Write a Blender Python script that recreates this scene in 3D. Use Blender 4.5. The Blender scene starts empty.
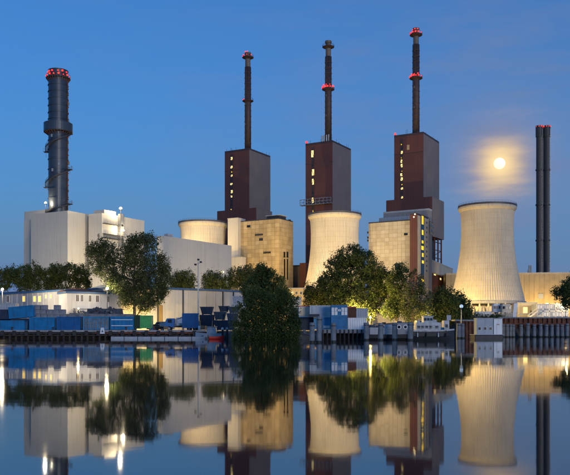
import bpy, math, random
from math import sin, cos, pi, radians, sqrt, exp
from mathutils import Vector, Matrix
random.seed(11)
S = bpy.context.scene
COL = S.collection

# ------------------------------------------------------------------ camera
F = 772.0                      # focal length in photo pixels (570 wide)
CX, HY, CH = 285.0, 329.5, 1.9  # centre column, horizon row, eye height over the water
cam_d = bpy.data.cameras.new('camera'); cam = bpy.data.objects.new('camera', cam_d); COL.objects.link(cam)
cam_d.sensor_width = 36.0; cam_d.sensor_fit = 'HORIZONTAL'; cam_d.lens = 36.0 * F / 570.0
cam_d.shift_y = (HY - 237.5) / 570.0
cam_d.clip_start = 0.5; cam_d.clip_end = 40000
cam.location = (0, 0, CH); cam.rotation_euler = (pi / 2, 0, 0)
S.camera = cam

# ------------------------------------------------------------------ sky, sun, exposure
SUN_EL, SUN_AZ = radians(0.3), radians(155)      # azimuth clockwise from +Y
MOON = ((499.5 - CX) / F, 1.0, (HY - 163.5) / F)
W = bpy.data.worlds.new('World'); S.world = W; W.use_nodes = True
nt = W.node_tree; nt.nodes.clear()
def nd(t, **kw):
    n = nt.nodes.new(t)
    for k, v in kw.items(): setattr(n, k, v)
    return n
def ln(a, b): nt.links.new(a, b)
def mth(op, a, b=None):
    n = nd('ShaderNodeMath', operation=op)
    for i, v in enumerate((a, b)):
        if v is None: continue
        if isinstance(v, (int, float)): n.inputs[i].default_value = v
        else: ln(v, n.inputs[i])
    return n.outputs[0]
def mixc(mode, f, a, b):
    n = nd('ShaderNodeMixRGB', blend_type=mode)
    for i, v in enumerate((f, a, b)):
        if isinstance(v, (int, float)): n.inputs[i].default_value = v
        elif isinstance(v, tuple): n.inputs[i].default_value = (*v, 1)
        else: ln(v, n.inputs[i])
    return n.outputs[0]
sky = nd('ShaderNodeTexSky', sky_type='NISHITA', sun_disc=False)
sky.sun_elevation = SUN_EL; sky.sun_rotation = SUN_AZ
sky.ozone_density = 4.2; sky.dust_density = 0.5; sky.air_density = 1.0
tc = nd('ShaderNodeTexCoord')
nrm = nd('ShaderNodeVectorMath', operation='NORMALIZE'); ln(tc.outputs['Generated'], nrm.inputs[0])
md = Vector(MOON).normalized()
sub = nd('ShaderNodeVectorMath', operation='SUBTRACT'); ln(nrm.outputs[0], sub.inputs[0]); sub.inputs[1].default_value = md
lng = nd('ShaderNodeVectorMath', operation='LENGTH'); ln(sub.outputs[0], lng.inputs[0])
d0 = lng.outputs['Value']
# thin streaky cloud
mp = nd('ShaderNodeMapping'); ln(nrm.outputs[0], mp.inputs[0]); mp.inputs['Scale'].default_value = (2.2, 2.2, 11.0)
mp.inputs['Rotation'].default_value = (0, radians(9), 0)
cn = nd('ShaderNodeTexNoise'); ln(mp.outputs[0], cn.inputs['Vector']); cn.inputs['Scale'].default_value = 3.0
cn.inputs['Detail'].default_value = 5; cn.inputs['Roughness'].default_value = .55
cl = nd('ShaderNodeMapRange'); ln(cn.outputs[0], cl.inputs[0]); cl.inputs[1].default_value = .38; cl.inputs[2].default_value = .72
cl.interpolation_type = 'SMOOTHSTEP'
cloud = cl.outputs[0]
dist = mth('MULTIPLY', d0, mth('MAXIMUM', mth('ADD', mth('MULTIPLY', cn.outputs[0], 1.9), .03), 0.4))
def gauss(w): 
    q = mth('DIVIDE', dist, w); return mth('EXPONENT', mth('MULTIPLY', mth('MULTIPLY', q, q), -1.0))
def expo(w): return mth('EXPONENT', mth('MULTIPLY', mth('DIVIDE', d0, w), -1.0))
def colmul(c, f): return mixc('MULTIPLY', 1.0, c, f)
sepz = nd('ShaderNodeSeparateXYZ'); ln(nrm.outputs[0], sepz.inputs[0])
low = mth('EXPONENT', mth('MULTIPLY', mth('ABSOLUTE', sepz.outputs[2]), -7.0))      # murk low over the horizon, all round
c = mixc('MULTIPLY', 1.0, sky.outputs[0], (.75, 1.03, .96))                         # white balance of the dusk
c = mixc('MIX', mth('MULTIPLY', low, .95), c, (.098, .262, .66))
veil = mth('MULTIPLY', mth('ADD', mth('MULTIPLY', cloud, .55), .35), expo(.26))
c = mixc('MIX', veil, c, (.20, .255, .44))
for fac, k, colr in ((gauss(.050), .50, (.46, .34, .30)), (gauss(.026), .80, (.92, .60, .27)), (gauss(.0185), .97, (1.20, .90, .47))):
    c = mixc('MIX', mth('MULTIPLY', fac, k), c, colr)                                  # moonlit cloud
bg = nd('ShaderNodeBackground'); ln(c, bg.inputs[0]); bg.inputs[1].default_value = 0.112
wo = nd('ShaderNodeOutputWorld'); ln(bg.outputs[0], wo.inputs[0])

sun_d = bpy.data.lights.new('sun', 'SUN'); sun = bpy.data.objects.new('sun', sun_d); COL.objects.link(sun)
sun_d.energy = 0.185; sun_d.angle = radians(18); sun_d.color = (1.0, .90, .80)
sd = Vector((sin(SUN_AZ) * cos(SUN_EL), cos(SUN_AZ) * cos(SUN_EL), sin(SUN_EL)))
sun.rotation_euler = sd.to_track_quat('Z', 'Y').to_euler(); sun.location = sd * 300
S.view_settings.view_transform = 'Standard'; S.view_settings.look = 'None'
S.view_settings.exposure = 3.03; S.view_settings.gamma = 1.0
S.render.engine = 'CYCLES'; S.cycles.use_denoising = True; S.cycles.max_bounces = 6
S.cycles.sample_clamp_indirect = 2.0

# ------------------------------------------------------------------ materials
MATS = {}
def mat(name, base, rough=.7, var=.12, nscale=.6, metal=0.0, bump=0.0, bscale=8.0, streak=0.0, ior=None, emit=None, estr=0.0, joints=None, rust=0.0):
    """procedural material: base colour, blotchy variation, vertical dirt streaks, fine relief"""
    if name in MATS: return MATS[name]
    m = bpy.data.materials.new(name); m.use_nodes = True; MATS[name] = m
    t = m.node_tree; N = t.nodes; b = N['Principled BSDF']; L = t.links.new
    b.inputs['Roughness'].default_value = rough; b.inputs['Metallic'].default_value = metal
    if ior: b.inputs['IOR'].default_value = ior
    co = N.new('ShaderNodeTexCoord')
    no = N.new('ShaderNodeTexNoise'); no.inputs['Scale'].default_value = nscale; no.inputs['Detail'].default_value = 6
    L(co.outputs['Object'], no.inputs['Vector'])
    mr = N.new('ShaderNodeMapRange'); mr.inputs[1].default_value = .3; mr.inputs[2].default_value = .7
    mr.inputs[3].default_value = 1 - var; mr.inputs[4].default_value = 1 + var
    L(no.outputs[0], mr.inputs[0])
    mx = N.new('ShaderNodeMixRGB'); mx.blend_type = 'MULTIPLY'; mx.inputs[0].default_value = 1
    mx.inputs[1].default_value = (*base, 1); L(mr.outputs[0], mx.inputs[2]); outc = mx.outputs[0]
    if streak:
        mpp = N.new('ShaderNodeMapping'); mpp.inputs['Scale'].default_value = (1.4, 1.4, .05)
        L(co.outputs['Object'], mpp.inputs[0])
        n2 = N.new('ShaderNodeTexNoise'); n2.inputs['Scale'].default_value = 1.0; n2.inputs['Detail'].default_value = 8
        L(mpp.outputs[0], n2.inputs['Vector'])
        r2 = N.new('ShaderNodeMapRange'); r2.inputs[1].default_value = .5; r2.inputs[2].default_value = .78
        r2.inputs[3].default_value = 1; r2.inputs[4].default_value = 1 - streak; L(n2.outputs[0], r2.inputs[0])
        m2 = N.new('ShaderNodeMixRGB'); m2.blend_type = 'MULTIPLY'; m2.inputs[0].default_value = 1
        L(outc, m2.inputs[1]); L(r2.outputs[0], m2.inputs[2]); outc = m2.outputs[0]
    if joints:                                   # faint pour lines / sheet joints: height step in metres
        sep = N.new('ShaderNodeSeparateXYZ'); L(co.outputs['Object'], sep.inputs[0])
        md_ = N.new('ShaderNodeMath'); md_.operation = 'FRACT'
        dv = N.new('ShaderNodeMath'); dv.operation = 'DIVIDE'; dv.inputs[1].default_value = joints
        L(sep.outputs[2], dv.inputs[0]); L(dv.outputs[0], md_.inputs[0])
        gt = N.new('ShaderNodeMath'); gt.operation = 'GREATER_THAN'; gt.inputs[1].default_value = .88; L(md_.outputs[0], gt.inputs[0])
        m3 = N.new('ShaderNodeMixRGB'); m3.blend_type = 'MULTIPLY'; m3.inputs[2].default_value = (.92, .915, .91, 1)
        L(gt.outputs[0], m3.inputs[0]); L(outc, m3.inputs[1]); outc = m3.outputs[0]
    if rust:                                     # rust blooming through the paint
        n4 = N.new('ShaderNodeTexNoise'); n4.inputs['Scale'].default_value = 1.7; n4.inputs['Detail'].default_value = 9; n4.inputs['Roughness'].default_value = .7
        L(co.outputs['Object'], n4.inputs['Vector']); r4 = N.new('ShaderNodeMapRange'); r4.inputs[1].default_value = .70-rust*.2; r4.inputs[2].default_value = .76-rust*.2
        L(n4.outputs[0], r4.inputs[0]); m4 = N.new('ShaderNodeMixRGB'); m4.inputs[2].default_value = (.10, .045, .025, 1)
        L(r4.outputs[0], m4.inputs[0]); L(outc, m4.inputs[1]); outc = m4.outputs[0]
    L(outc, b.inputs['Base Color'])
    if bump:
        nb = N.new('ShaderNodeTexNoise'); nb.inputs['Scale'].default_value = bscale; nb.inputs['Detail'].default_value = 5
        L(co.outputs['Object'], nb.inputs['Vector'])
        bp = N.new('ShaderNodeBump'); bp.inputs['Strength'].default_value = bump; bp.inputs['Distance'].default_value = .1
        L(nb.outputs[0], bp.inputs['Height']); L(bp.outputs[0], b.inputs['Normal'])
    if emit:
        b.inputs['Emission Color'].default_value = (*emit, 1); b.inputs['Emission Strength'].default_value = estr
    return m
def glow(name, colr, strength):
    return mat(name, tuple(min(.8, c) for c in colr), .4, .02, emit=colr, estr=strength)
CLAD_W = mat('white_cladding', (.62, .58, .50), .55, .07, .06, streak=.16)
CLAD_W2 = mat('pale_grey_cladding', (.50, .49, .47), .5, .07, .06, streak=.16)
CLAD_BR = mat('brown_cladding', (.135, .050, .036), .5, .10, .10, streak=.18)
CLAD_SHEEN = mat('brown_cladding_painted_sheen', (.21, .155, .125), .42, .10, .10, streak=.18, ior=1.8)  # brown cladding lightened and greyed: sky sheen put into the colour
CLAD_BR2 = mat('dark_brown_trim', (.055, .036, .036), .6, .1)
CLAD_Y = mat('ochre_cladding', (.48, .36, .19), .6, .14, .25, streak=.25)
CLAD_Y2 = mat('beige_cladding', (.53, .46, .34), .6, .10, .2, streak=.2)
CONC = mat('tower_concrete', (.57, .51, .41), .85, .16, .07, bump=.15, bscale=2, streak=.24, joints=2.4)
CONC2 = mat('grey_concrete', (.30, .30, .30), .85, .18, .7, bump=.3, streak=.2)
DARK = mat('dark_steel', (.035, .038, .045), .55, .2, .8)
STEEL_B = mat('blue_black_steel', (.055, .070, .095), .38, .12, .25, metal=.35, streak=.25)
STEEL_G = mat('galvanised_steel', (.34, .35, .36), .45, .12, 1.0, metal=.5)
RUST = mat('rusty_steel', (.155, .060, .036), .8, .45, .9, bump=.4, streak=.45)
BRN_CH = mat('chimney_brown', (.060, .036, .034), .6, .15, .2, streak=.2)
CH_TIP = mat('chimney_grey_tip', (.13, .11, .10), .6, .15, .4, streak=.3)
ASPH = mat('roof_felt', (.09, .09, .095), .9, .2, .5)
GLASS_D = mat('dark_glass', (.012, .014, .018), .08, .02, ior=1.5)
WIN_L = glow('lit_window_glass', (1.0, .72, .28), .16)
WIN_Y = glow('yellow_lit_glass', (1.0, .60, .03), .13)
WIN_H = glow('hut_lit_glass', (1.0, .62, .13), .125)
LAMP = glow('lamp_glass_warm', (1.0, .76, .38), 1.1)
LAMP_S = glow('small_lamp_glass', (1.0, .78, .40), .5)
RED = glow('red_warning_glass', (1.0, .025, .02), .42)
COOLW = glow('cool_sign_glass', (.55, .75, 1.0), .06)
WHITE = mat('white_paint', (.80, .81, .83), .45, .08, .8, streak=.12, rust=0.3)
GREYP = mat('grey_paint', (.40, .43, .47), .5, .10, .8, streak=.2, rust=0.3)
BLUE = mat('blue_container_paint', (.005, .19, .43), .48, .22, .7, streak=.35, rust=0.55)
BLUE2 = mat('faded_blue_paint', (.050, .24, .42), .6, .30, .7, streak=.45, rust=0.55)
BLUE3 = mat('deep_blue_paint', (.006, .115, .33), .45, .2, .7, streak=.3, rust=0.55)
NAVY = mat('navy_paint', (.020, .040, .085), .55, .25, .6, streak=.3, rust=0.55)
GREEN = mat('green_container_paint', (.09, .44, .13), .5, .2, .7, streak=.35, rust=0.55)
GREEN_D = mat('dark_green_paint', (.020, .060, .028), .6, .25, .7, streak=.3, rust=0.55)
REDP = mat('red_paint', (.55, .035, .03), .45, .12, .8)
BARK = mat('bark', (.075, .055, .04), .9, .35, 3.0, bump=.6, bscale=14)
BIRCH = mat('pale_bark', (.34, .32, .28), .85, .45, 2.0, bump=.4)
TIMBER = mat('wet_timber', (.045, .040, .038), .8, .35, 1.5, bump=.5, streak=.4)
RUBBER = mat('tyre_rubber', (.015, .015, .016), .85, .15, 3)
STONE = mat('grey_rubble', (.22, .21, .21), .9, .40, 1.2, bump=.5)
PILE = mat('weathered_pile', (.20, .225, .26), .75, .25, .9, bump=.4, streak=.45)
ALGAE = mat('algae_band', (.020, .028, .022), .6, .3, 2.0, bump=.4)

def leafmat(name, c1, c2):
    m = bpy.data.materials.new(name); m.use_nodes = True; t = m.node_tree; N = t.nodes; L = t.links.new
    b = N['Principled BSDF']; b.inputs['Roughness'].default_value = .6; b.inputs['IOR'].default_value = 1.35
    co = N.new('ShaderNodeTexCoord'); no = N.new('ShaderNodeTexNoise'); no.inputs['Scale'].default_value = .55; no.inputs['Detail'].default_value = 4
    L(co.outputs['Object'], no.inputs['Vector'])
    mr = N.new('ShaderNodeMapRange'); mr.inputs[1].default_value = .35; mr.inputs[2].default_value = .65; L(no.outputs[0], mr.inputs[0])
    mx = N.new('ShaderNodeMixRGB'); mx.inputs[1].default_value = (*c1, 1); mx.inputs[2].default_value = (*c2, 1)
    L(mr.outputs[0], mx.inputs[0]); L(mx.outputs[0], b.inputs['Base Color'])
    tr = N.new('ShaderNodeBsdfTranslucent'); L(mx.outputs[0], tr.inputs[0])
    ms = N.new('ShaderNodeMixShader'); ms.inputs[0].default_value = .35
    L(b.outputs[0], ms.inputs[1]); L(tr.outputs[0], ms.inputs[2]); L(ms.outputs[0], N['Material Output'].inputs[0])
    return m
LEAF_D = leafmat('dark_leaves', (.046, .078, .022), (.085, .125, .040))
LEAF_M = leafmat('green_leaves', (.068, .100, .028), (.120, .145, .042))
LEAF_W = leafmat('willow_leaves', (.072, .096, .038), (.130, .150, .066))

# ------------------------------------------------------------------ mesh helpers
class MB:
    def __init__(s): s.v = []; s.f = []; s.m = []
    def add(s, vs, fs, m=0):
        o = len(s.v); s.v += [tuple(p) for p in vs]
        for f in fs: s.f.append(tuple(o + i for i in f)); s.m.append(m)
        return s
    def box(s, x0, x1, y0, y1, z0, z1, m=0):
        return s.add([(x0,y0,z0),(x1,y0,z0),(x1,y1,z0),(x0,y1,z0),(x0,y0,z1),(x1,y0,z1),(x1,y1,z1),(x0,y1,z1)],
                     [(0,3,2,1),(4,5,6,7),(0,1,5,4),(1,2,6,5),(2,3,7,6),(3,0,4,7)], m)
    def bbox(s, x0, x1, y0, y1, z0, z1, b=.03, m=0):
        """box with chamfered vertical edges and top edge"""
        def ring(i, z): return [(x0+b+i,y0+i,z),(x1-b-i,y0+i,z),(x1-i,y0+b+i,z),(x1-i,y1-b-i,z),(x1-b-i,y1-i,z),(x0+b+i,y1-i,z),(x0+i,y1-b-i,z),(x0+i,y0+b+i,z)]
        vs = ring(0, z0) + ring(0, z1-b) + ring(b, z1)
        fs = [tuple(range(7,-1,-1)), tuple(range(16,24))]
        for k in (0, 8):
            for i in range(8):
                j = (i+1) % 8; fs.append((k+i, k+j, k+8+j, k+8+i))
        return s.add(vs, fs, m)
    def obox(s, c, ax, ay, az, m=0):
        c, ax, ay, az = map(Vector, (c, ax, ay, az)); vs = []
        for k in (-1, 1):
            for (i, j) in ((-1,-1),(1,-1),(1,1),(-1,1)): vs.append(c + ax*i + ay*j + az*k)
        return s.add(vs, [(0,3,2,1),(4,5,6,7),(0,1,5,4),(1,2,6,5),(2,3,7,6),(3,0,4,7)], m)
    def bar(s, p, q, w, m=0, h=None):
        p, q = Vector(p), Vector(q); d = (q-p); L = d.length
        if L < 1e-6: return s
        d /= L; up = Vector((0,0,1)) if abs(d.z) < .95 else Vector((1,0,0))
        a = d.cross(up).normalized(); b = a.cross(d)
        return s.obox((p+q)/2, d*L/2, a*w/2, b*(h or w)/2, m)
    def tube(s, pts, rs, n=8, m=0, cap=True):
        o = len(s.v); P = [Vector(p) for p in pts]
        if not isinstance(rs, (list, tuple)): rs = [rs]*len(P)
        pa = None
        for i, p in enumerate(P):
            d = (P[min(i+1,len(P)-1)] - P[max(i-1,0)]).normalized()
            if pa is None: pa = d.cross(Vector((0,0,1)) if abs(d.z) < .9 else Vector((1,0,0))).normalized()
            a = (pa - d*pa.dot(d)).normalized(); pa = a; b = d.cross(a)
            for k in range(n):
                t = 2*pi*k/n; s.v.append(tuple(p + (a*cos(t) + b*sin(t))*rs[i]))
        for i in range(len(P)-1):
            for k in range(n):
                j = (k+1) % n; s.f.append((o+i*n+k, o+i*n+j, o+(i+1)*n+j, o+(i+1)*n+k)); s.m.append(m)
        if cap:
            s.f.append(tuple(o+k for k in range(n-1,-1,-1))); s.m.append(m)
            q = o+(len(P)-1)*n; s.f.append(tuple(q+k for k in range(n))); s.m.append(m)
        return s
    def lathe(s, prof, n=32, m=0, cx=0, cy=0, closed=False, cap=True, ms=None):
        o = len(s.v)
        for (r, z) in prof:
            for k in range(n):
                t = 2*pi*k/n; s.v.append((cx+r*cos(t), cy+r*sin(t), z))
        R = len(prof); rng = range(R if closed else R-1)
        for i in rng:
            i2 = (i+1) % R
            for k in range(n):
                j = (k+1) % n; s.f.append((o+i*n+k, o+i*n+j, o+i2*n+j, o+i2*n+k)); s.m.append(ms[i] if ms else m)
        if cap and not closed:
            s.f.append(tuple(o+k for k in range(n-1,-1,-1))); s.m.append(ms[0] if ms else m)
            q = o+(R-1)*n; s.f.append(tuple(q+k for k in range(n))); s.m.append(ms[-1] if ms else m)
        return s
    def cyl(s, cx, cy, z0, z1, r, n=16, m=0): return s.lathe([(r,z0),(r,z1)], n, m, cx, cy)
    def ring(s, cx, cy, z0, z1, r0, r1, n=32, m=0): return s.lathe([(r0,z0),(r1,z0),(r1,z1),(r0,z1)], n, m, cx, cy, closed=True)
    def ball(s, c, r, n=10, m=0, sz=1.0):
        k = n//2; prof = [(max(r*sin(pi*i/k), r*.02), -r*sz*cos(pi*i/k)) for i in range(k+1)]
        o = len(s.v); s.lathe(prof, n, m)
        s.v[o:] = [(x+c[0], y+c[1], z+c[2]) for (x,y,z) in s.v[o:]]; return s
    def prism(s, prof, x0, x1, m=0):
        """profile in (y,z), counter-clockwise seen from +x, pulled along x"""
        n = len(prof); vs = [(x0,y,z) for y,z in prof] + [(x1,y,z) for y,z in prof]
        fs = [tuple(range(n-1,-1,-1)), tuple(range(n,2*n))] + [(i,(i+1)%n,n+(i+1)%n,n+i) for i in range(n)]
        return s.add(vs, fs, m)
    def mesh(s, name, mats, smooth=False):
        me = bpy.data.meshes.new(name); me.from_pydata(s.v, [], s.f)
        for m in (mats if isinstance(mats, (list, tuple)) else [mats]): me.materials.append(m)
        me.polygons.foreach_set('material_index', s.m)
        if smooth: me.polygons.foreach_set('use_smooth', [len(f) <= 4 for f in s.f])
        me.update(); return me
    def obj(s, name, mats, parent=None, smooth=False, loc=(0,0,0), rotz=0, kind=None):
        return put(name, s.mesh(name, mats, smooth), parent, loc, rotz, kind)
def put(name, me, parent=None, loc=(0,0,0), rotz=0, kind=None):
    o = bpy.data.objects.new(name, me); COL.objects.link(o); o.location = loc; o.rotation_euler = (0,0,rotz)
    if parent: o.parent = parent
    if kind: o['kind'] = kind
    return o
def thing(name, label, cat, loc=(0,0,0), rotz=0, group=None):
    o = bpy.data.objects.new(name, None); COL.objects.link(o); o.empty_display_size = .5
    return tag(o, label, cat, loc, rotz, group)
def tag(o, label, cat, loc=None, rotz=None, group=None):
    if loc is not None: o.location = loc
    if rotz is not None: o.rotation_euler = (0,0,rotz)
    o['label'] = label; o['category'] = cat
    if group: o['group'] = group
    return o
def dup(root, label, loc, rotz=0, group=None):
    r = root.copy(); COL.objects.link(r); r.location = loc; r.rotation_euler = (0,0,rotz); r['label'] = label
    if group: r['group'] = group
    for ch in list(root.children):
        c_ = ch.copy(); COL.objects.link(c_); c_.parent = r
        for g in list(ch.children):
            d_ = g.copy(); COL.objects.link(d_); d_.parent = c_
    return r
def P(px, py, D): return Vector(((px-CX)/F*D, D, CH-(py-HY)/F*D))
def PX(px, D): return (px-CX)/F*D
def PZ(py, D): return CH-(py-HY)/F*D
def ground(x, y=300):
    t = min(1, max(0, (x-30)/16)); return 1.5 + 3.3*t*t*(3-2*t)

LK = .30
def lamp_light(parent, kind, power, color, loc=(0,0,0), aim=None, size=.4, spot=90, blend=.6):
    d = bpy.data.lights.new('lamp_light', kind); d.energy = power*LK; d.color = color
    d.shadow_soft_size = size
    if kind == 'SPOT': d.spot_size = radians(spot); d.spot_blend = blend
    o = bpy.data.objects.new('lamp_light', d); COL.objects.link(o); o.parent = parent; o.location = loc
    if aim is not None: o.rotation_euler = (-Vector(aim)).to_track_quat('Z','Y').to_euler()
    return o
WARM = (1.0, .70, .32); YEL = (1.0, .66, .18); NEUT = (1.0, .80, .50)
FLOODS = []
def floodlight(label, pos, aim, power, color=WARM, spot=110, group='floodlights around the power plant', h=1.2):
    """ground floodlight: post, housing, lens and the light it throws. pos = lamp head in the world, aim = point lit"""
    gz = ground(pos[0]) if h is None else pos[2]-h
    t = thing('floodlight', label, 'floodlight', (pos[0],pos[1],gz), 0, group)
    hz = pos[2]-gz; d = (Vector(aim)-Vector(pos)).normalized()
    a = d.cross(Vector((0,0,1))).normalized(); b = a.cross(d)
    MB().cyl(0,0,0,hz-.25,.07,8).box(-.25,.25,-.25,.25,0,.08).obj('post', STEEL_G, t)
    MB().obox((0,0,hz), a*.45, b*.32, d*.16).obox(Vector((0,0,hz-.2)), a*.5, b*.04, d*.04).obj('housing', DARK, t)
    MB().obox(Vector((0,0,hz))+d*.18, a*.38, b*.26, d*.015).obj('lens', LAMP_S, t)
    lamp_light(t, 'SPOT', power, color, Vector((0,0,hz))+d*.45, d, .35, spot)
    return t
# ------------------------------------------------------------------ water, land, moon
def water():
    m = bpy.data.materials.new('canal_water'); m.use_nodes = True; t = m.node_tree; N = t.nodes; L = t.links.new
    b = N['Principled BSDF']; b.inputs['Base Color'].default_value = (.006,.010,.016,1); b.inputs['Roughness'].default_value = .042
    b.inputs['IOR'].default_value = 2.6
    co = N.new('ShaderNodeTexCoord')
    hs = []
    wn = N.new('ShaderNodeTexNoise'); wn.inputs['Scale'].default_value = .045; wn.inputs['Detail'].default_value = 3
    wm = N.new('ShaderNodeMapping'); wm.inputs['Scale'].default_value = (.5,1.6,1); L(co.outputs['Object'], wm.inputs[0]); L(wm.outputs[0], wn.inputs['Vector'])
    wr = N.new('ShaderNodeMapRange'); wr.inputs[1].default_value = .35; wr.inputs[2].default_value = .68; wr.inputs[3].default_value = .022; wr.inputs[4].default_value = .052
    L(wn.outputs[0], wr.inputs[0]); L(wr.outputs[0], b.inputs['Roughness'])
    for sc, rot, det in (((.10,.30,1), 6, 2), ((.7,1.3,1), -4, 4)):
        mp_ = N.new('ShaderNodeMapping'); mp_.inputs['Scale'].default_value = sc; mp_.inputs['Rotation'].default_value = (0,0,radians(rot))
        L(co.outputs['Object'], mp_.inputs[0]); no = N.new('ShaderNodeTexNoise'); no.inputs['Scale'].default_value = 1; no.inputs['Detail'].default_value = det
        L(mp_.outputs[0], no.inputs['Vector']); hs.append(no.outputs[0])
    ad = N.new('ShaderNodeMath'); ad.operation = 'MULTIPLY_ADD'; ad.inputs[1].default_value = .16; L(hs[1], ad.inputs[0]); L(hs[0], ad.inputs[2])
    bp = N.new('ShaderNodeBump'); bp.inputs['Strength'].default_value = .10; bp.inputs['Distance'].default_value = .04
    L(ad.outputs[0], bp.inputs['Height']); L(bp.outputs[0], b.inputs['Normal'])
    o = MB().add([(-6000,-3000,0),(6000,-3000,0),(6000,230,0),(-6000,230,0)], [(0,1,2,3)]).obj('water', m)
    o['kind'] = 'structure'
water()
SHORE = [(-6000,170),(-400,170),(-80,168.5),(-14,168.5),(-10,146.5),(2,146.5),(5,153),(18,152),(21,163),(41,188),(44,196),(130,196),(400,196),(6000,196)]
def shore_y(x):
    for (x0,y0),(x1,y1) in zip(SHORE, SHORE[1:]):
        if x0 <= x <= x1: return y0+(y1-y0)*(x-x0)/(x1-x0)
    return 196
def land():
    xs = sorted(set([p[0] for p in SHORE]+list(range(-150,160,6))+[-3000,-1000,-250,250,1000,3000]))
    m = MB(); rows = [(-2.5,-1.2),(0,None),(4,None),(25,None),(60,None),(160,None),(400,None),(1200,None),(9000,None)]
    n = len(xs)
    for i, (dy, zz) in enumerate(rows):
        for x in xs:
            g = ground(x); z = zz if zz is not None else (g*.45 if i == 1 else g + (random.uniform(-.12,.12) if i < 4 else 0))
            m.v.append((x, shore_y(x)*(1 if dy < 400 else .0)+dy+(.5 if i and i < 4 else 0)*random.uniform(-1,1), z))
    for r in range(len(rows)-1):
        for i in range(n-1):
            m.f.append((r*n+i, r*n+i+1, (r+1)*n+i+1, (r+1)*n+i)); m.m.append(0)
    gm = mat('yard_ground', (.085,.080,.070), .95, .35, .25, bump=.4, bscale=3)
    o = m.obj('ground', gm); o['kind'] = 'structure'
land()
mo = MB().ball((0,0,0), 58, 40).obj('moon', mat('moon_surface', (.5,.48,.42), .9, .08, .02, emit=(1.0,.90,.58), estr=.15), smooth=True)
tag(mo, 'bright full moon glowing through thin cloud above the right cooling tower', 'moon', Vector(MOON)*8000+Vector((0,0,CH)))

# ------------------------------------------------------------------ building frame
TH = radians(30)
class Bld:
    """corner nearest the camera at photo column px and depth D; front wall runs left, side wall runs back to the right"""
    def __init__(s, px, D, th=TH, g=None):
        s.C = P(px, HY, D); s.D = D; s.th = th; s.g = ground(s.C.x) if g is None else g
        s.loc = (s.C.x, s.C.y, s.g)
    def fl(s, px):
        k = (px-CX)/F; return -(s.C.x-k*s.C.y)/(cos(s.th)+k*sin(s.th))
    def flo(s, px, ly):
        k = (px-CX)/F; x, y = s.C.x+ly*sin(s.th), s.C.y+ly*cos(s.th); return -(x-k*y)/(cos(s.th)+k*sin(s.th))
    def rlo(s, px, lx):
        k = (px-CX)/F; x, y = s.C.x+lx*cos(s.th), s.C.y-lx*sin(s.th); return (k*y-x)/(sin(s.th)-k*cos(s.th))
    def rl(s, px):
        k = (px-CX)/F; return (k*s.C.y-s.C.x)/(sin(s.th)-k*cos(s.th))
    def fD(s, lx): return s.C.y - lx*sin(s.th)
    def rD(s, ly): return s.C.y + ly*cos(s.th)
    def fz(s, lx, py): return PZ(py, s.fD(lx)) - s.g
    def rz(s, ly, py): return PZ(py, s.rD(ly)) - s.g
    def z(s, py): return PZ(py, s.D) - s.g
    def world(s, x, y, z):
        return Vector((s.C.x + x*cos(s.th)+y*sin(s.th), s.C.y - x*sin(s.th)+y*cos(s.th), s.g+z))
    def thing(s, name, label, cat, group=None): return thing(name, label, cat, s.loc, -s.th, group)
def window_mesh(name, w, h, axis, gm, fm, fr=.08, mull=0):
    """window on the front wall (axis 'f': spans x) or side wall (axis 'r': spans y): proud frame, pane set back a little"""
    m = MB()
    def bx(a0,a1,d0,d1,z0,z1,mi):
        if axis == 'f': m.box(a0,a1,-d1,-d0,z0,z1,mi)
        else: m.box(d0,d1,a0,a1,z0,z1,mi)
    bx(-w/2,w/2,.01,.05,0,h,1)
    bx(-w/2-fr,-w/2,.01,.11,-fr,h+fr,0); bx(w/2,w/2+fr,.01,.11,-fr,h+fr,0)
    bx(-w/2,w/2,.01,.11,-fr,0,0); bx(-w/2,w/2,.01,.11,h,h+fr,0)
    for i in range(mull): 
        a = -w/2+w*(i+1)/(mull+1); bx(a-.03,a+.03,.05,.10,0,h,0)
    return m.mesh(name, [fm, gm])
def fwin(b, t, x0, x1, y0, y1, gm, fm, mull=0, off=0, name='window'):
    """window on the front wall given by photo columns / rows"""
    a, c_ = b.fl(x0), b.fl(x1); mid = (a+c_)/2; z0, z1 = b.fz(mid,y1), b.fz(mid,y0)
    return put(name, window_mesh(name, c_-a, z1-z0, 'f', gm, fm, mull=mull), t, (mid,-off,z0))
def rwin(b, t, x0, x1, y0, y1, gm, fm, mull=0, off=0, name='window'):
    a, c_ = b.rl(x0), b.rl(x1); mid = (a+c_)/2; z0, z1 = b.rz(mid,y1), b.rz(mid,y0)
    return put(name, window_mesh(name, c_-a, z1-z0, 'r', gm, fm, mull=mull), t, (off,mid,z0))
def parapet(t, x0, x1, y0, y1, z, h, w, m, name='parapet'):
    k = .04
    return MB().box(x0-k,x1+k,y0-k,y0+w,z-.3,z+h).box(x0-k,x1+k,y1-w,y1+k,z-.3,z+h).box(x0-k,x0+w,y0+w,y1-w,z-.3,z+h).box(x1-w,x1+k,y0+w,y1-w,z-.3,z+h).obj(name, m, t)
def ribs(t, x0, x1, y0, y1, z0, z1, step, w, dpt, m, faces='fr', name='cladding_rib'):
    """standing seams of the sheet cladding"""
    b = MB()
    if 'f' in faces:
        n = max(1, int((x1-x0)/step))
        for i in range(n+1):
            x = x0+(x1-x0-w)*i/n; b.box(x,x+w,y0-dpt,y0-.002,z0,z1)
    if 'r' in faces:
        n = max(1, int((y1-y0)/step))
        for i in range(n+1):
            y = y0+(y1-y0-w)*i/n; b.box(x1+.002,x1+dpt,y,y+w,z0,z1)
    return b.obj(name, m, t, kind='stuff')
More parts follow.
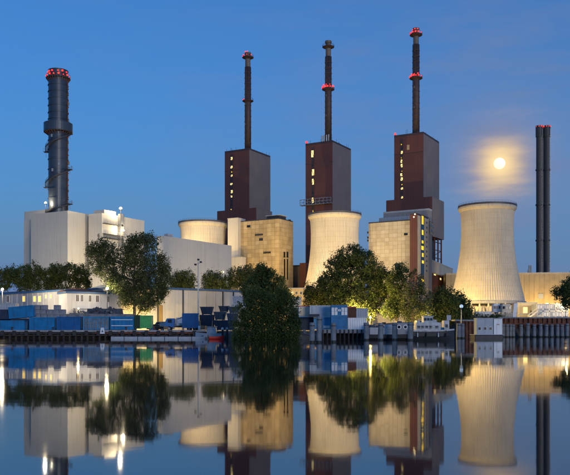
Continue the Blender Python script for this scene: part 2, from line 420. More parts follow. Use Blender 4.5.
def panels(t, x0, x1, z0, z1, nx, nz, face, m, gap=.10, dpt=.09, at=0.0, skip=None, kind='stuff', y0=0):
    """cladding panels: every panel a slab standing proud of recessed joints, a few slightly out of line"""
    b = MB(); dx, dz = (x1-x0)/nx, (z1-z0)/nz
    for i in range(nx):
        for k in range(nz):
            a0, a1, c0, c1 = x0+i*dx+gap/2, x0+(i+1)*dx-gap/2, z0+k*dz+gap/2, z0+(k+1)*dz-gap/2
            if skip and skip(i,k): continue
            d = dpt + random.uniform(-.03,.03)
            mi = random.choice((0,0,0,1,1,2))
            if face == 'f': b.box(a0,a1,y0-d,y0-.002,c0,c1,mi)
            else: b.box(at+.002,at+d,a0,a1,c0,c1,mi)
    return b.obj('cladding_panel', m, t, kind=kind)
def roof_clutter(t, x0, x1, y0, y1, z, n, seed, hmax=1.6):
    r = random.Random(seed)
    for i in range(n):
        w, d, h = r.uniform(.8,2.2), r.uniform(.8,2.0), r.uniform(.6,hmax)
        x, y = r.uniform(x0,x1-w), r.uniform(y0,y1-d)
        m = MB().bbox(x,x+w,y,y+d,z-.05,z+h,.06)
        if r.random() < .5: m.cyl(x+w/2,y+d/2,z+h,z+h+r.uniform(.5,1.5),.12,8)
        m.obj('roof_unit', GREYP if i % 2 else DARK, t)
def railing(m, pts, h=1.1, step=1.5, w=.06, mi=0):
    for p, q in zip(pts, pts[1:]):
        p, q = Vector(p), Vector(q); n = max(1, int((q-p).length/step))
        for i in range(n+1):
            a = p.lerp(q, i/n); m.bar(a, a+Vector((0,0,h)), w, mi)
        for hh in (h*.5, h): m.bar(p+Vector((0,0,hh)), q+Vector((0,0,hh)), w, mi)
    return m

# ------------------------------------------------------------------ three brown boiler houses
TOPZ = 103.5
def boiler_house(px, D, pl, pr, label, strip, shoulder, lits, n_win, seed):
    b = Bld(px, D); t = b.thing('boiler_house', label, 'boiler house', 'brown boiler houses with chimneys')
    xl, yr = b.fl(pl), b.rl(pr); H = TOPZ-b.g; r = random.Random(seed)
    sh_l, sh_m, sh_r, sh_y, raised = shoulder
    MB().box(xl,0,0,yr,(b.fz(0,sh_y)-1 if raised else 0),H).obj('wall', CLAD_BR, t)
    MB().box(.002,.06,.12,yr,b.fz(0,sh_y)-1,H-.1).obj('painted_sheen_sheet', CLAD_SHEEN, t)  # thin sheet giving the right wall its painted sky sheen
    ribs(t, xl,0,0,yr, b.fz(0,sh_y), H-.2, .95, .14, .06, CLAD_BR,'f'); ribs(t, xl,.06,0,yr, b.fz(0,sh_y), H-.2, .95, .14, .06, CLAD_SHEEN,'r')
    parapet(t, xl,0,0,yr,H,.9,.25, CLAD_BR2)
    MB().box(xl+.3,-.3,.3,yr-.3,H,H+.15).obj('roof', ASPH, t)
    for k in (.30,.62): MB().box(xl-.07,0.13,-.13,0.02,H*k+28,H*k+28.25).obj('joint_strip', CLAD_BR2, t)
    # shoulder: the wider lower body
    zs = b.fz(0, sh_y); sl, sm, sr = b.fl(sh_l), b.fl(sh_m)+0, b.rl(sh_r)
    zb = b.rz(0, 235)-1 if raised else 0
    lo = MB().box(sl,max(sm,.8),-.8,b.rlo(sh_r, max(sm,.8)),zb,zs)
    lo.obj('lower_block', CLAD_BR, t); xs_ = max(sm,.8); ye_ = b.rlo(sh_r, xs_+.06); MB().box(xs_+.002,xs_+.06,-.6,ye_,zb,zs-.1).obj('painted_sheen_sheet', CLAD_SHEEN, t); ribs(t, sl,xs_+.06,-.6,ye_,zb,zs-.2,.95,.14,.05,CLAD_SHEEN,'r'); None  # lower block's right side gets the same painted sheen
    ribs(t, sl,max(sm,.8),-.8,sr,zb,zs,.95,.14,.09,CLAD_BR,'f')
    # stair glazing: dark slot with single lit landings
    a, c_ = b.fl(strip-1.0), b.fl(strip+1.7); mid = (a+c_)/2
    MB().box(a,c_,-.16,-.12,b.fz(mid,sh_y+5),H-1.5).obj('stair_slot', CLAD_BR2, t)
    zt, zb2 = H-2.5, b.fz(mid, sh_y+6); dz = (zt-zb2)/n_win
    for i in range(n_win):
        z = zt-(i+1)*dz
        lit = i in lits; w = (c_-a)*(r.uniform(.60,.88) if lit else .35); h = dz*(r.uniform(.45,.75) if lit else .22)
        put('window', window_mesh('window', w, h, 'f', WIN_L if lit else (GLASS_D if i % 3 else WIN_Y), DARK, .06, mull=0), t, (mid+r.uniform(-.3,.3),-.16,z+dz*.1))
        s_ = 1 if i % 2 else -1; MB().bar((mid-s_*(c_-a)*.42,-.30,z+dz*.05),(mid+s_*(c_-a)*.42,-.30,z+dz*.75),.08,h=.22).obj('stair_flight', DARK, t)
    roof_clutter(t, xl+1, -1, 1, yr-1, H+.15, 5, seed, 1.9)
    m = MB()
    for i in range(5): x = r.uniform(xl+.5,-.5); m.bar((x,.5,H),(x,.5,H+r.uniform(2,3.5)),.09)
    for i in range(3): y = r.uniform(2,yr-.5); m.bar((-.4,y,H),(-.4,y,H+r.uniform(1.5,3)),.09)
    m.obj('lightning_rod', DARK, t, kind='stuff')
    return b, t, xl, yr, H
b1,t1,xl1,yr1,H1 = boiler_house(249.2,436,224.8,270.2,'brown boiler house behind the ochre hall, on the left of the three', 231.3, (218,256.8,272,208.5,False), {0,2,4,6,8,9}, 14, 1)
b2,t2,xl2,yr2,H2 = boiler_house(332.4,418,305.6,350.8,'brown boiler house with a steel gallery across its front, in the middle', 312.7, (303,332,353,262,False), {0,2,3,5,7,9}, 13, 2)
b3,t3,xl3,yr3,H3 = boiler_house(423.3,400,394.2,439.0,'brown boiler house raised on steel columns, nearest the moon', 401.5, (386.8,432.6,443.9,197.5,True), {2,4,5,7,8,10,12}, 14, 3)
MB().box(b1.fl(240),b1.fl(247),-.14,-.12,b1.fz(0,175),b1.fz(0,163)).obj('facade_panel', mat('red_brown_cladding',(.11,.045,.036),.55,.08), t1)
MB().box(b2.fl(317),b2.fl(330),-.14,-.12,b2.fz(0,166),b2.fz(0,156)).obj('facade_panel', mat('red_brown_cladding',(.11,.045,.036)), t2)
MB().box(b3.fl(407),b3.fl(409.5),-.14,-.12,b3.fz(0,148),b3.fz(0,143)).obj('facade_panel', CLAD_Y, t3)
# gallery on the middle boiler house
gz, gx0, gx1 = b2.fz(-6,204), b2.fl(302.0), b2.fl(333)
m = MB().box(gx0,gx1,-2.4,-.15,gz-.3,gz); m.obj('gallery_deck', STEEL_G, t2)
m = MB(); n = 8
for i in range(n+1):
    x = gx0+.05+(gx1-gx0-.1)*i/n; m.bar((x,-2.35,gz-.3),(x,-2.35,gz+2.9),.22)
    if i < n: x2 = gx0+.05+(gx1-gx0-.1)*(i+1)/n; m.bar((x,-2.3,gz),(x2,-2.3,gz+1.4),.12); m.bar((x,-.3,gz+2.7),(x,-2.3,gz+2.7),.14)
for z in (gz-.15, gz+1.4, gz+2.9): m.bar((gx0,-2.38,z),(gx1,-2.38,z),.24)
m.obj('gallery_truss', STEEL_G, t2)
# columns under the third boiler house
for pxc in (431.2,434.6,437.9,441.2):
    x = b3.fl(432.6)-1.2; y = b3.rlo(pxc, x)
    m = MB(); zt = b3.rz(0,236)
    m.box(x-.32,x+.32,y-.3,y-.24,0,zt).box(x-.32,x+.32,y+.24,y+.3,0,zt).box(x-.06,x+.06,y-.24,y+.24,0,zt)
    m.obj('column', CLAD_BR, t3)
MB().box(b3.fl(392),b3.fl(421),6,yr3-4,0,b3.z(200)).obj('boiler_core', DARK, t3)
m = MB()
for k in range(3):
    xc_ = b3.fl(432.6)-1.2; y0, y1 = b3.rlo(431.2,xc_), b3.rlo(441.2,xc_); z = b3.rz(0,257-k*8); m.bar((xc_,y0,z),(xc_,y1,z),.35)
m.bar((xc_,y0,b3.rz(0,257)),(xc_,y1,b3.rz(0,249)),.25)
m.obj('brace', CLAD_BR2, t3)

# ------------------------------------------------------------------ brown chimneys on the boiler houses
def warn(t, x, y, z, r=.42, name='warning_light'):
    r *= random.uniform(.55,1.15)
    m = MB().cyl(x,y,z-.15,z+.1,r*.8,8,1).ball((x,y,z+.1+r), r, 8, 0); return m.obj(name, [RED, DARK], t)
def chimney(label, cxp, D, ybot, ytop, platforms, tip, lights, r=1.85, shaft_w=None):
    x = PX(cxp, D); z0 = PZ(ybot, D)-2.0; t = thing('chimney', label, 'chimney', (x,D,z0), -TH, 'slender chimneys on the boiler houses')
    Z = lambda py: PZ(py,D)-z0
    zt, zg = Z(ytop), Z(tip)
    prof = []; z = 0; k = 0
    MB().lathe([(r,0),(r*.985,zg)], 24).obj('shaft', BRN_CH, t, smooth=True)
    MB().lathe([(r*.80,zg),(r*.80,zt-1.2),(r*.98,zt-1.1),(r*.98,zt),(r*.62,zt),(r*.62,zt-3)], 24).obj('flue_tip', CH_TIP, t, smooth=False)
    m = MB()
    for i in range(1, 16):
        zz = zg*i/16; m.ring(0,0,zz-.12,zz+.12,r*.9,r+.12,24)
    m.obj('stiffening_ring', BRN_CH, t, kind='stuff')
    m = MB()                                           # caged ladder up the front
    for a in (-.35,.35): m.bar((a,-r-.35,0),(a,-r-.35,zt-1),.09)
    nst = int(zg/1.2)
    for i in range(nst): m.bar((-.35,-r-.35,i*1.2),(.35,-r-.35,i*1.2),.06)
    for i in range(int(zg/3)):
        zc = i*3.0; pts = [(cos(q)*.55, -r-.45-sin(q)*.55, zc) for q in [pi*j/6 for j in range(7)]]
        for p, q in zip(pts, pts[1:]): m.bar(p,q,.05)
    m.obj('ladder', CH_TIP, t)
    for (py, rw) in platforms:
        zz = Z(py); p_ = MB().lathe([(r*.8,zz-1.1),(rw,zz-.2),(rw,zz),(r*.8,zz)], 20, closed=True).obj('platform', BRN_CH, t)
        m = MB(); pts = [(rw*.97*cos(2*pi*j/16), rw*.97*sin(2*pi*j/16), zz) for j in range(17)]
        railing(m, pts, 1.15, 9); m.obj('railing', BRN_CH, p_)
    for (py, rw, angs, rr) in lights:
        for a in angs: warn(t, rw*cos(radians(a)), rw*sin(radians(a)), Z(py)+.1, rr)
    # guy cleats / small boxes half way
    for py in (ybot-25, ybot-45): 
        MB().box(-.3,.3,-r-.9,-r-.5,Z(py),Z(py)+1.0).obj('junction_box', CH_TIP, t)
    return t
c1 = chimney('brown chimney with a dim red crown, on the boiler house behind the ochre hall', 247.9, 442, 151, 53, [(57.5,3.3),(101,3.2)], 67.5,
        [(57.0,3.0,(200,245,290,340),.33),(53,1.4,(225,290),.33),(100.6,2.9,(215,250),.36)])
c2 = chimney('brown chimney with an unlit grey tip and bright red lights half way up', 328.3, 424, 142.5, 41.3, [(47,3.3),(89.5,3.4)], 57,
        [(89,3.2,(190,225,250,270,290,315,350),.55),(86.5,2.6,(225,270,315),.4)])
c3 = chimney('brown chimney with bright red lights at top and middle, nearest the moon', 416.0, 406, 134.5, 28.7, [(35,3.3),(78.3,3.4)], 45,
        [(34.6,3.0,(190,225,255,285,315,350),.46),(30.8,1.7,(220,270,320),.45),(78,3.2,(190,225,250,270,290,315,350),.46),(75.8,2.4,(225,270,315),.36)])
for c_, D in ((c2,424),):
    for i,x in enumerate((-2.6,-1.2,.4,1.8)):
        MB().cyl(x,-2.6-.2*i,.4,5.4,.42,10).obj('steam_pipe', STEEL_G, c_)
warn(t2, xl2+.4, .4, H2+1.0, .65); warn(t3, xl3+.4, .4, H3+1.0, .60)

# ------------------------------------------------------------------ cooling towers
def cooling_tower():
    ztop = 54.0; zl = 12.3
    def R(z):                                            # hyperboloid, then the lip
        zt = 44.4; a = 11.05; dz = zt-z
        return a*sqrt(1+(dz/(39.0 if dz > 0 else 30.0))**2*(1.62 if dz > 0 else 1.0))
    n = 96*4; m = MB(); rows = [zl+(ztop-1.3-zl)*i/26 for i in range(27)]
    for z in rows:
        for k in range(n):
            t = 2*pi*k/n; r = R(z) + (.17 if k % 4 in (0,1) else 0); m.v.append((r*cos(t), r*sin(t), z))
    for i in range(len(rows)-1):
        for k in range(n):
            j = (k+1) % n; m.f.append((i*n+k,i*n+j,(i+1)*n+j,(i+1)*n+k)); m.m.append(0)
    t = thing('cooling_tower', '', 'cooling tower', (0,0,1.5), 0, 'concrete cooling towers')
    m.obj('shell', CONC, t)
    MB().lathe([(R(z)-.45, z) for z in rows], 64, cap=False).obj('inner_shell', CONC2, t, smooth=True)
    rt = R(ztop)
    MB().lathe([(rt-.6,ztop-2.0),(rt+.15,ztop-1.9),(rt+.95,ztop-.9),(rt+.95,ztop-.1),(rt-.6,ztop-.1)], 96, closed=True).obj('rim', CONC, t)
    MB().ring(0,0,ztop-.1+.004,ztop+.75,rt+.35,rt+1.05,96).obj('rim_coping', mat('rim_coping_metal',(.07,.07,.085),.5,.2), t)
    mr = MB(); pts = [((rt+.85)*cos(2*pi*j/48),(rt+.85)*sin(2*pi*j/48),ztop+.7) for j in range(49)]
    railing(mr, pts, .8, 9, .04); mr.obj('railing', DARK, t)
    MB().ring(0,0,zl-.9,zl+.25,R(zl)-.7,R(zl)+.5,96).obj('ring_beam', CONC2, t)
    lg = None
    for k in range(28):
        for s in (-1,1):
            a0 = 2*pi*k/28; a1 = a0+s*pi/28*.95
            p = ((R(zl)+2.6)*cos(a1),(R(zl)+2.6)*sin(a1),0); q = ((R(zl))*cos(a0),(R(zl))*sin(a0),zl-.9)
            MB().tube([p,q],.26,6).obj('leg', CONC, t)
    MB().ring(0,0,0,zl-2.2,R(zl)-1.6,R(zl)-1.2,48).obj('basin_wall', CONC, t)
    return t
ctl = ['floodlit concrete cooling tower beside the moon and the twin black stacks, whole shell in view',
       'floodlit concrete cooling tower in front of the gallery boiler house, its foot behind trees',
       'floodlit concrete cooling tower of which only the top shows above the white hall']
CT = [(487.2,340),(334.6,364.6),(203.1,393)]
ct = cooling_tower(); ct['label'] = ctl[0]; ct.location = (PX(CT[0][0],CT[0][1]),CT[0][1],1.5)
for lb, (px, D) in zip(ctl[1:], CT[1:]): dup(ct, lb, (PX(px,D),D,1.5), .3)

# ------------------------------------------------------------------ white halls on the left
bw = Bld(67.6, 310); t = bw.thing('power_hall', 'white windowless power hall under the thick steel stack', 'power hall')
xl, yr = bw.fl(31.0), bw.rl(88.6); H = bw.z(211.8)
MB().box(xl,0,0,34,0,H).obj('wall', CLAD_W, t); parapet(t, xl,0,0,34,H,.5,.3,CLAD_W)
ribs(t, xl,0,0,34,0,H-.4,2.2,.06,.018,CLAD_W)
MB().box(xl+.3,-.3,.3,33.7,H-.1,H).obj('roof', ASPH, t)
x0 = bw.flo(23.8,6); MB().box(x0,xl-.002,6,30,0,H-.4).obj('side_wing', CLAD_W, t)
ribs(t, x0,xl-.05,6,30,0,H-.8,2.2,.06,.018,CLAD_W,'f')
MB().box(bw.flo(24.2,9),bw.flo(47.5,9),9,24,H-.4+.003,PZ(209.2,bw.fD(-18)+9)-bw.g).obj('roof_block', CLAD_W, t)
bw2 = Bld(101.8, 312.5); th2 = bw2.thing('heat_recovery_hall', 'white hall with two dark outside galleries and a roof lamp', 'power hall')
xl, yr = bw2.fl(88.7), bw2.rl(144.2); H2b = bw2.z(213.9)
MB().box(xl,0,0,yr,0,H2b).obj('wall', CLAD_W, th2); parapet(th2, xl,0,0,yr,H2b,.4,.3,CLAD_W)
ribs(th2, xl,0,0,yr,0,H2b-.4,2.4,.06,.018,CLAD_W)
MB().box(xl+.3,-.3,.3,yr-.3,H2b-.1,H2b).obj('roof', ASPH, th2)
MB().bbox(xl+.8,-.6,2,9,H2b,H2b+2.1,.08).obj('roof_house', CLAD_W, th2)
for py in (223.8,234.2,238.0):
    y0, y1 = bw2.rl(102.4), bw2.rl(121.5); z = bw2.rz(3,py)
    g = MB().box(.06,1.5,y0,y1,z-.25,z).obj('gallery', DARK, th2)
    railing(MB(), [(1.45,y0,z),(1.45,y1,z)], 1.1, 1.6).obj('railing', STEEL_G, g)
y0, y1 = bw2.rl(117.8), bw2.rl(121.2)
MB().box(.06,1.6,y0,y0+.2,bw2.rz(0,245),H2b+1.2).box(.06,1.6,y1-.2,y1,bw2.rz(0,245),H2b+1.2).box(1.45,1.6,y0,y1,H2b-3,H2b+1.2).obj('stair_shaft', STEEL_G, th2)

# thick stack on the white power hall
def steel_stack():
    D = 325; x = PX(58.2,D); z0 = PZ(212,D)-4; t = thing('steel_stack', 'thick blue black steel stack with spiral stairs on the white power hall', 'chimney', (x,D,z0), 0)
    Z = lambda py: PZ(py,D)-z0; r = 4.0
    zt = Z(71)
    MB().lathe([(r,0),(r,zt-.3),(r+.15,zt-.3),(r+.15,zt),(r-.5,zt),(r-.5,zt-6)], 48).obj('shaft', STEEL_B, t, smooth=False)
    for i, py in enumerate([86,92.5,99.5,106.5,113.5,120,141,150,160,170,180,190,199]):
        MB().ring(0,0,Z(py)-.14,Z(py)+.14,r-.1,r+.24,48).obj('flange_ring', STEEL_B, t)
    # crown gallery
    def gallery(py, rw, h, solid):
        z = Z(py); p_ = MB().ring(0,0,z-.35,z,r+.02,rw,40).obj('gallery', DARK, t)
        m = MB()
        for k in range(28):
            a = 2*pi*k/28; m.bar((r*cos(a),r*sin(a),z-1.6),(rw*.97*cos(a),rw*.97*sin(a),z-.3),.16)
        m.obj('bracket', RUST, p_, kind='stuff')
        if solid: MB().ring(0,0,z,z+h,rw-.12,rw,40).obj('side_plate', STEEL_B, p_)
        else:
            railing(MB(), [(rw*.98*cos(2*pi*j/20),rw*.98*sin(2*pi*j/20),z) for j in range(21)], h, 9, .08).obj('railing', DARK, p_)
    gallery(78.5, r+1.0, 1.2, False); gallery(132, r+1.9, 3.4, True)
    for a in range(0,360,24): warn(t, (r+.75)*cos(radians(a)), (r+.75)*sin(radians(a)), Z(78.3)+.2, .40)
    for a in (200,225,250,285,310,340): warn(t, (r+.2)*cos(radians(a)), (r+.2)*sin(radians(a)), Z(74.6)+.1, .42)
    # spiral stair flights over the front
    for (ya, yb) in ((152,134),(187.5,169.5),(216,204)):
        za, zb = Z(ya), Z(yb); n = 26; f = MB(); rl_ = MB()
        prev = None
        for i in range(n+1):
            a = radians(178+184*i/n); z = za+(zb-za)*i/n
            ci, co_ = (r+.05), (r+1.25)
            p, q = Vector((ci*cos(a),ci*sin(a),z)), Vector((co_*cos(a),co_*sin(a),z))
            f.bar(p,q,.62,0,.16)
            if prev: f.bar(prev,q,.12,0,.55); rl_.bar(prev+Vector((0,0,1.1)),q+Vector((0,0,1.1)),.09); rl_.bar(prev+Vector((0,0,.55)),q+Vector((0,0,.55)),.06)
            if i % 3 == 0: rl_.bar(q,q+Vector((0,0,1.1)),.08)
            prev = q
        s_ = f.obj('stair_flight', DARK, t); rl_.obj('railing', DARK, s_)
        # landings at both ends
        for a, z in ((178,za),(362,zb)):
            a = radians(a); l = MB().obox(((r+.95)*cos(a),(r+.95)*sin(a)-.3,z-.1),(.95,0,0),(0,1.0,0),(0,0,.1)).obj('landing', DARK, t)
            cx_, cy_ = (r+1.0)*cos(a), (r+.5)*sin(a)-.3
            railing(MB(), [(cx_-.9,cy_-1,z),(cx_+.9,cy_-1,z),(cx_+.9,cy_+1,z)], 1.3, 1, .08).bar((cx_,cy_,z-2.2),(cx_,cy_,z),.12).obj('railing', STEEL_G, l)
    m = MB()                                             # cable riser on the right
    m.bar((r+.2,-.6,2),(r+.2,-.6,zt-5),.3); 
    for py in range(90,205,6): m.box(r-.1,r+.6,-1.0,-.3,Z(py),Z(py)+.25)
    m.obj('cable_riser', RUST, t)
    for py, a in ((104,0),(122,0),(163,5),(166,-70),(138,-110),(172,-105)):
        a = radians(a); MB().obox(((r+.3)*cos(a),(r+.3)*sin(a),Z(py)),(.35,0,0),(0,.3,0),(0,0,.6)).obj('junction_box', STEEL_G, t)
    return t
steel_stack()

# long white hall
TH_C = radians(34)
bc = Bld(163.7, 300, TH_C); t = bc.thing('white_hall', 'long white hall with a plain sloping-away wall below the left cooling tower', 'hall')
yr = bc.rl(231.5); xl = bc.fl(156.8); H = bc.z(236.8)
MB().box(xl,0,0,yr,0,H).obj('wall', CLAD_W2, t); parapet(t, xl,0,0,yr,H,.4,.3,CLAD_W2)
ribs(t, xl,0,0,yr,0,H-.4,2.4,.06,.02,CLAD_W2); MB().box(xl+.3,-.3,.3,yr-.3,H-.1,H).obj('roof', ASPH, t)
for pxl in (220.6,223.0):
    y = bc.rl(pxl); z = bc.rz(y,272.5); wl = MB().box(.05,.35,y-.18,y+.18,z,z+.5).obj('wall_lamp', LAMP_S, t)
MB().bbox(xl+1,xl+3,3,6,H,H+1.6).obj('roof_unit', GREYP, t)
# ------------------------------------------------------------------ ochre hall (left turbine hall)
bf = Bld(279.2, 372); t = bf.thing('turbine_hall', 'ochre panelled turbine hall with scattered dark slits and a white stair tower', 'turbine hall')
xl, yr = bf.fl(236), bf.rl(293); H = bf.z(218.7)
MB().box(xl,0,0,yr,0,H).obj('wall', mat('ochre_joint_cladding', (.28,.22,.14), .8, .1), t)  # darker ochre base behind the panels, visible in the joints
OCH = [CLAD_Y, mat('weathered_ochre_cladding', (.43,.32,.165), .65, .14, .25, streak=.3), mat('faded_ochre_cladding', (.53,.41,.235), .6, .12, .25, streak=.2)]
panels(t, xl, 0, 0, H, 11, 27, 'f', OCH); panels(t, .05, yr, 0, H, 6, 27, 'r', OCH)
parapet(t, xl,0,0,yr,H,.4,.3,DARK); MB().box(xl+.3,-.3,.3,yr-.3,H-.1,H+.02).obj('roof', ASPH, t)
for (a,b_,c_,d_,n) in ((247,250.5,225.2,227.6,0),(255.2,263,233.8,235.8,5),(259.4,263,238.2,240.8,1),(263.6,270.8,251.6,253.6,4),(235.9,237.4,250.5,253.5,0)):
    fwin(bf,t,max(a,236.2),b_,c_,d_,GLASS_D,CLAD_Y,n,off=.11)
for a in (283.4,286.4): rwin(bf,t,a,a+1.5,252,257.5,GLASS_D,DARK,1,off=.12); rwin(bf,t,a,a+1.5,259,280,GLASS_D,CLAD_Y,0,off=.12)
MB().bbox(bf.fl(264.5),-.8,2,8,H,H+2.0,.08).obj('roof_house', DARK, t)
MB().box(bf.fl(263.8),-.3,1.5,8.6,H+2.0,H+2.25).obj('roof_house_lid', GREYP, t)
MB().bbox(-2,-1,12,13.4,H,H+1.2).obj('roof_unit', DARK, t)
x0, x1 = bf.fl(230.6), bf.fl(240.8)
MB().box(x0,x1,-2.5,4,0,bf.z(215.6)).obj('stair_tower', CLAD_W, t)
MB().box(x0-.15,x1+.15,-2.65,4.15,bf.z(215.6),bf.z(215.6)+.35).obj('stair_tower_cap', CLAD_W2, t)
MB().box(bf.fl(229),bf.fl(248.6),-6,-2.51,0,bf.fz(-18,258.5)).obj('low_block', CLAD_W, t)
MB().box(bf.fl(229)-.15,bf.fl(248.6)+.15,-6.15,-2.51,bf.fz(-18,258.5),bf.fz(-18,258.5)+.4).obj('low_block_cap', CLAD_W2, t)

# ------------------------------------------------------------------ beige hall (right turbine hall)
bg_ = Bld(410.0, 362); t = bg_.thing('turbine_hall', 'beige panelled turbine hall with a brown stair tower lit yellow inside', 'turbine hall')
xl = bg_.fl(368.6); H = bg_.z(220.4); yr = 24
MB().box(xl,0,0,yr,0,H).obj('wall', mat('beige_joint_cladding', (.36,.31,.24), .8, .1), t)
panels(t, xl, 0, 0, H, 10, 26, 'f', [CLAD_Y2, mat('weathered_beige_cladding', (.48,.41,.30), .65, .1, .2, streak=.25), mat('faded_beige_cladding', (.56,.50,.39), .6, .1, .2, streak=.15)]); parapet(t, xl,0,0,yr,H,.5,.3,DARK)
MB().box(xl+.3,-.3,.3,yr-.3,H-.1,H).obj('roof', ASPH, t)
fwin(bg_,t,404.3,407.6,233.3,235.2,GLASS_D,DARK,1,off=.11); fwin(bg_,t,395,400,263.5,270,GLASS_D,DARK,2,off=.11)
for py in (233,238,241): MB().box(xl-1.2,xl-.02,1,3,bg_.fz(xl,py),bg_.fz(xl,py)+.9).obj('wall_unit', DARK, t)
bs = Bld(417.2, 357); ox = (bs.C-bg_.C)
T2 = bs.thing('stair_tower', 'brown stair tower with a column of yellow lit windows beside the beige hall', 'stair tower')
xl = bs.fl(410.1); yr = bs.rl(428.3); H = bs.z(213.8)
MB().box(xl,0,0,yr,0,H).obj('wall', CLAD_BR, T2)
MB().box(.004,.15,.3,yr,0,H-.6).obj('side_wall', CLAD_Y2, T2); parapet(T2, xl,0,0,yr,H,.3,.25,CLAD_BR2)
ribs(T2, xl,0,0,yr,0,H-.4,1.0,.12,.08,CLAD_BR,'f')
y0, y1 = bs.rl(420.6), bs.rl(423.6)
MB().box(.152,.20,y0-.3,y1+.3,bs.rz(4,282),bs.rz(4,216)).obj('window_slot', GLASS_D, T2)
rr = random.Random(5)
for i, (a,c_) in enumerate(((216,224.5),(230,235),(240.5,243.5),(246,250),(253,257),(260.5,263.5),(279,281.5))):
    rwin(bs,T2,420.7+rr.uniform(0,.6),423.4-rr.uniform(0,.5),a,c_,WIN_Y,DARK,0 if i % 2 else 1,off=.20)
for i in range(12):
    yy = bs.rl(426.3); z = bs.rz(yy, 219+i*4.8); MB().box(.155,.3,yy-.5,yy+.5,z,z+.9).obj('small_window', GLASS_D, T2)
for i,(a,c_) in enumerate(((414.5,214.8),(413.5,217.5))): MB().box(bs.fl(a),bs.fl(a)+.5,-.25,-.1,bs.fz(-1,c_),bs.fz(-1,c_)+.5).obj('wall_lamp', LAMP_S, T2)
# stepped roof buildings behind the beige hall
bt = Bld(428.5, 371); t = bt.thing('bunker_block', 'grey stepped block between the beige hall and the raised boiler house', 'industrial block')
MB().box(bt.fl(379.8),bt.fl(409),-1,8,0,bt.fz(-20,217.5)).obj('lower_step', GREYP, t)
yb_ = bt.rl(432.0); MB().box(bt.fl(383),0,.5,yb_,0,bt.z(209.2)).obj('upper_step', mat('grey_cladding', (.30,.28,.27), .6, .1, streak=.2), t)
parapet(t, bt.fl(383),0,.5,yb_,bt.z(209.2),.5,.3,CLAD_W2)
for i in range(3): MB().tube([(.5,1.2+i*1.2,bt.z(234)),(.5,1.2+i*1.2,bt.z(219+i*2)),(-.6,1.2+i*1.2,bt.z(217.5+i*2))],.30,8).obj('pipe', STEEL_G, t)
for i in range(3): MB().box(.004,1.2,.8,yb_-.2,bt.z(222+i*5),bt.z(222+i*5)+.25).obj('platform', STEEL_G, t)
ba = Bld(428.4, 376, radians(22)); t = ba.thing('annex_building', 'stepped beige and brown annex under the raised boiler house', 'annex')
MB().box(-6,0,-2,ba.rl(448.6),0,ba.z(272)).obj('brown_wall', CLAD_BR, t)
MB().box(-5.5,1.0,.5,ba.rl(451),ba.z(272),ba.z(260.2)).obj('beige_wall', CLAD_Y2, t)
MB().box(-5.7,1.2,.3,ba.rl(451)+.2,ba.z(260.2),ba.z(260.2)+.5).obj('roof_edge', CLAD_W2, t)
ribs(t,-6,0,-2,ba.rl(448.6),0,ba.z(272.5),1.0,.12,.08,CLAD_BR,'r')
rwin(ba,t,433.5,435.5,273.2,275.4,WIN_L,DARK,1,off=.1); rwin(ba,t,439.5,441.0,278,280,WIN_L,DARK,0,off=.1)

# ------------------------------------------------------------------ long yellow hall on the right, dark block, low yellow building
bh = Bld(640, 384, radians(6)); t = bh.thing('long_hall', 'long floodlit yellow hall behind the right cooling tower', 'hall')
xl = bh.fl(446); H = bh.fz(bh.fl(545),273.4)
MB().box(xl,0,0,30,0,H).obj('wall', CLAD_Y, t); parapet(t, xl,0,0,30,H,.5,.3,CLAD_Y2)
ribs(t, xl,0,0,30,0,H-.4,2.4,.16,.08,CLAD_Y,'f'); MB().box(xl+.3,-.3,.3,29.7,H-.1,H).obj('roof', ASPH, t)
fwin(bh,t,538.3,543.2,293.8,298.8,GREYP,CLAD_Y2,3,off=.08,name='vent_grille')
for i in range(4): x = bh.fl(529.5+i*.9); MB().cyl(x,3,H,H+2.2+i%2*2.2,.35,8).obj('vent_pipe', STEEL_G, t)
for i,pxl in enumerate((535,547,556,564)): 
    x = bh.fl(pxl); z = bh.fz(x,304); MB().box(x-.5,x+.5,-.5,-.08,z,z+.5).obj('wall_lamp', LAMP_S, t)
bd = Bld(306, 392); t = bd.thing('switch_house', 'dark flat block in the gap between the ochre hall and the middle cooling tower', 'industrial block')
xl = bd.fl(290); MB().box(xl,0,0,14,0,bd.z(265.6)).obj('wall', mat('dark_grey_cladding',(.10,.09,.09),.6,.15,streak=.2), t)
parapet(t,xl,0,0,14,bd.z(265.6),.5,.3,DARK); ribs(t,xl,0,0,14,0,bd.z(266),1.1,.1,.07,CLAD_BR,'f')
MB().box(-3,.5,-1.2,3,0,bd.z(263)).obj('brown_bay', CLAD_BR, t)
bl = Bld(318, 285, radians(8)); t = bl.thing('low_building', 'low yellow lit building between the trees left of the middle cooling tower', 'building')
xl = bl.fl(279); H = bl.fz(-8,288.8)
MB().box(xl,0,0,12,0,H).obj('wall', CLAD_Y, t); MB().box(xl-.4,.4,-.5,12.4,H,H+.35).obj('roof', GREYP, t)
for a in (287,291,295.5,300): fwin(bl,t,a,a+2,291.5,294.5,GLASS_D if a != 291 else WIN_L,WHITE,1,off=.02)

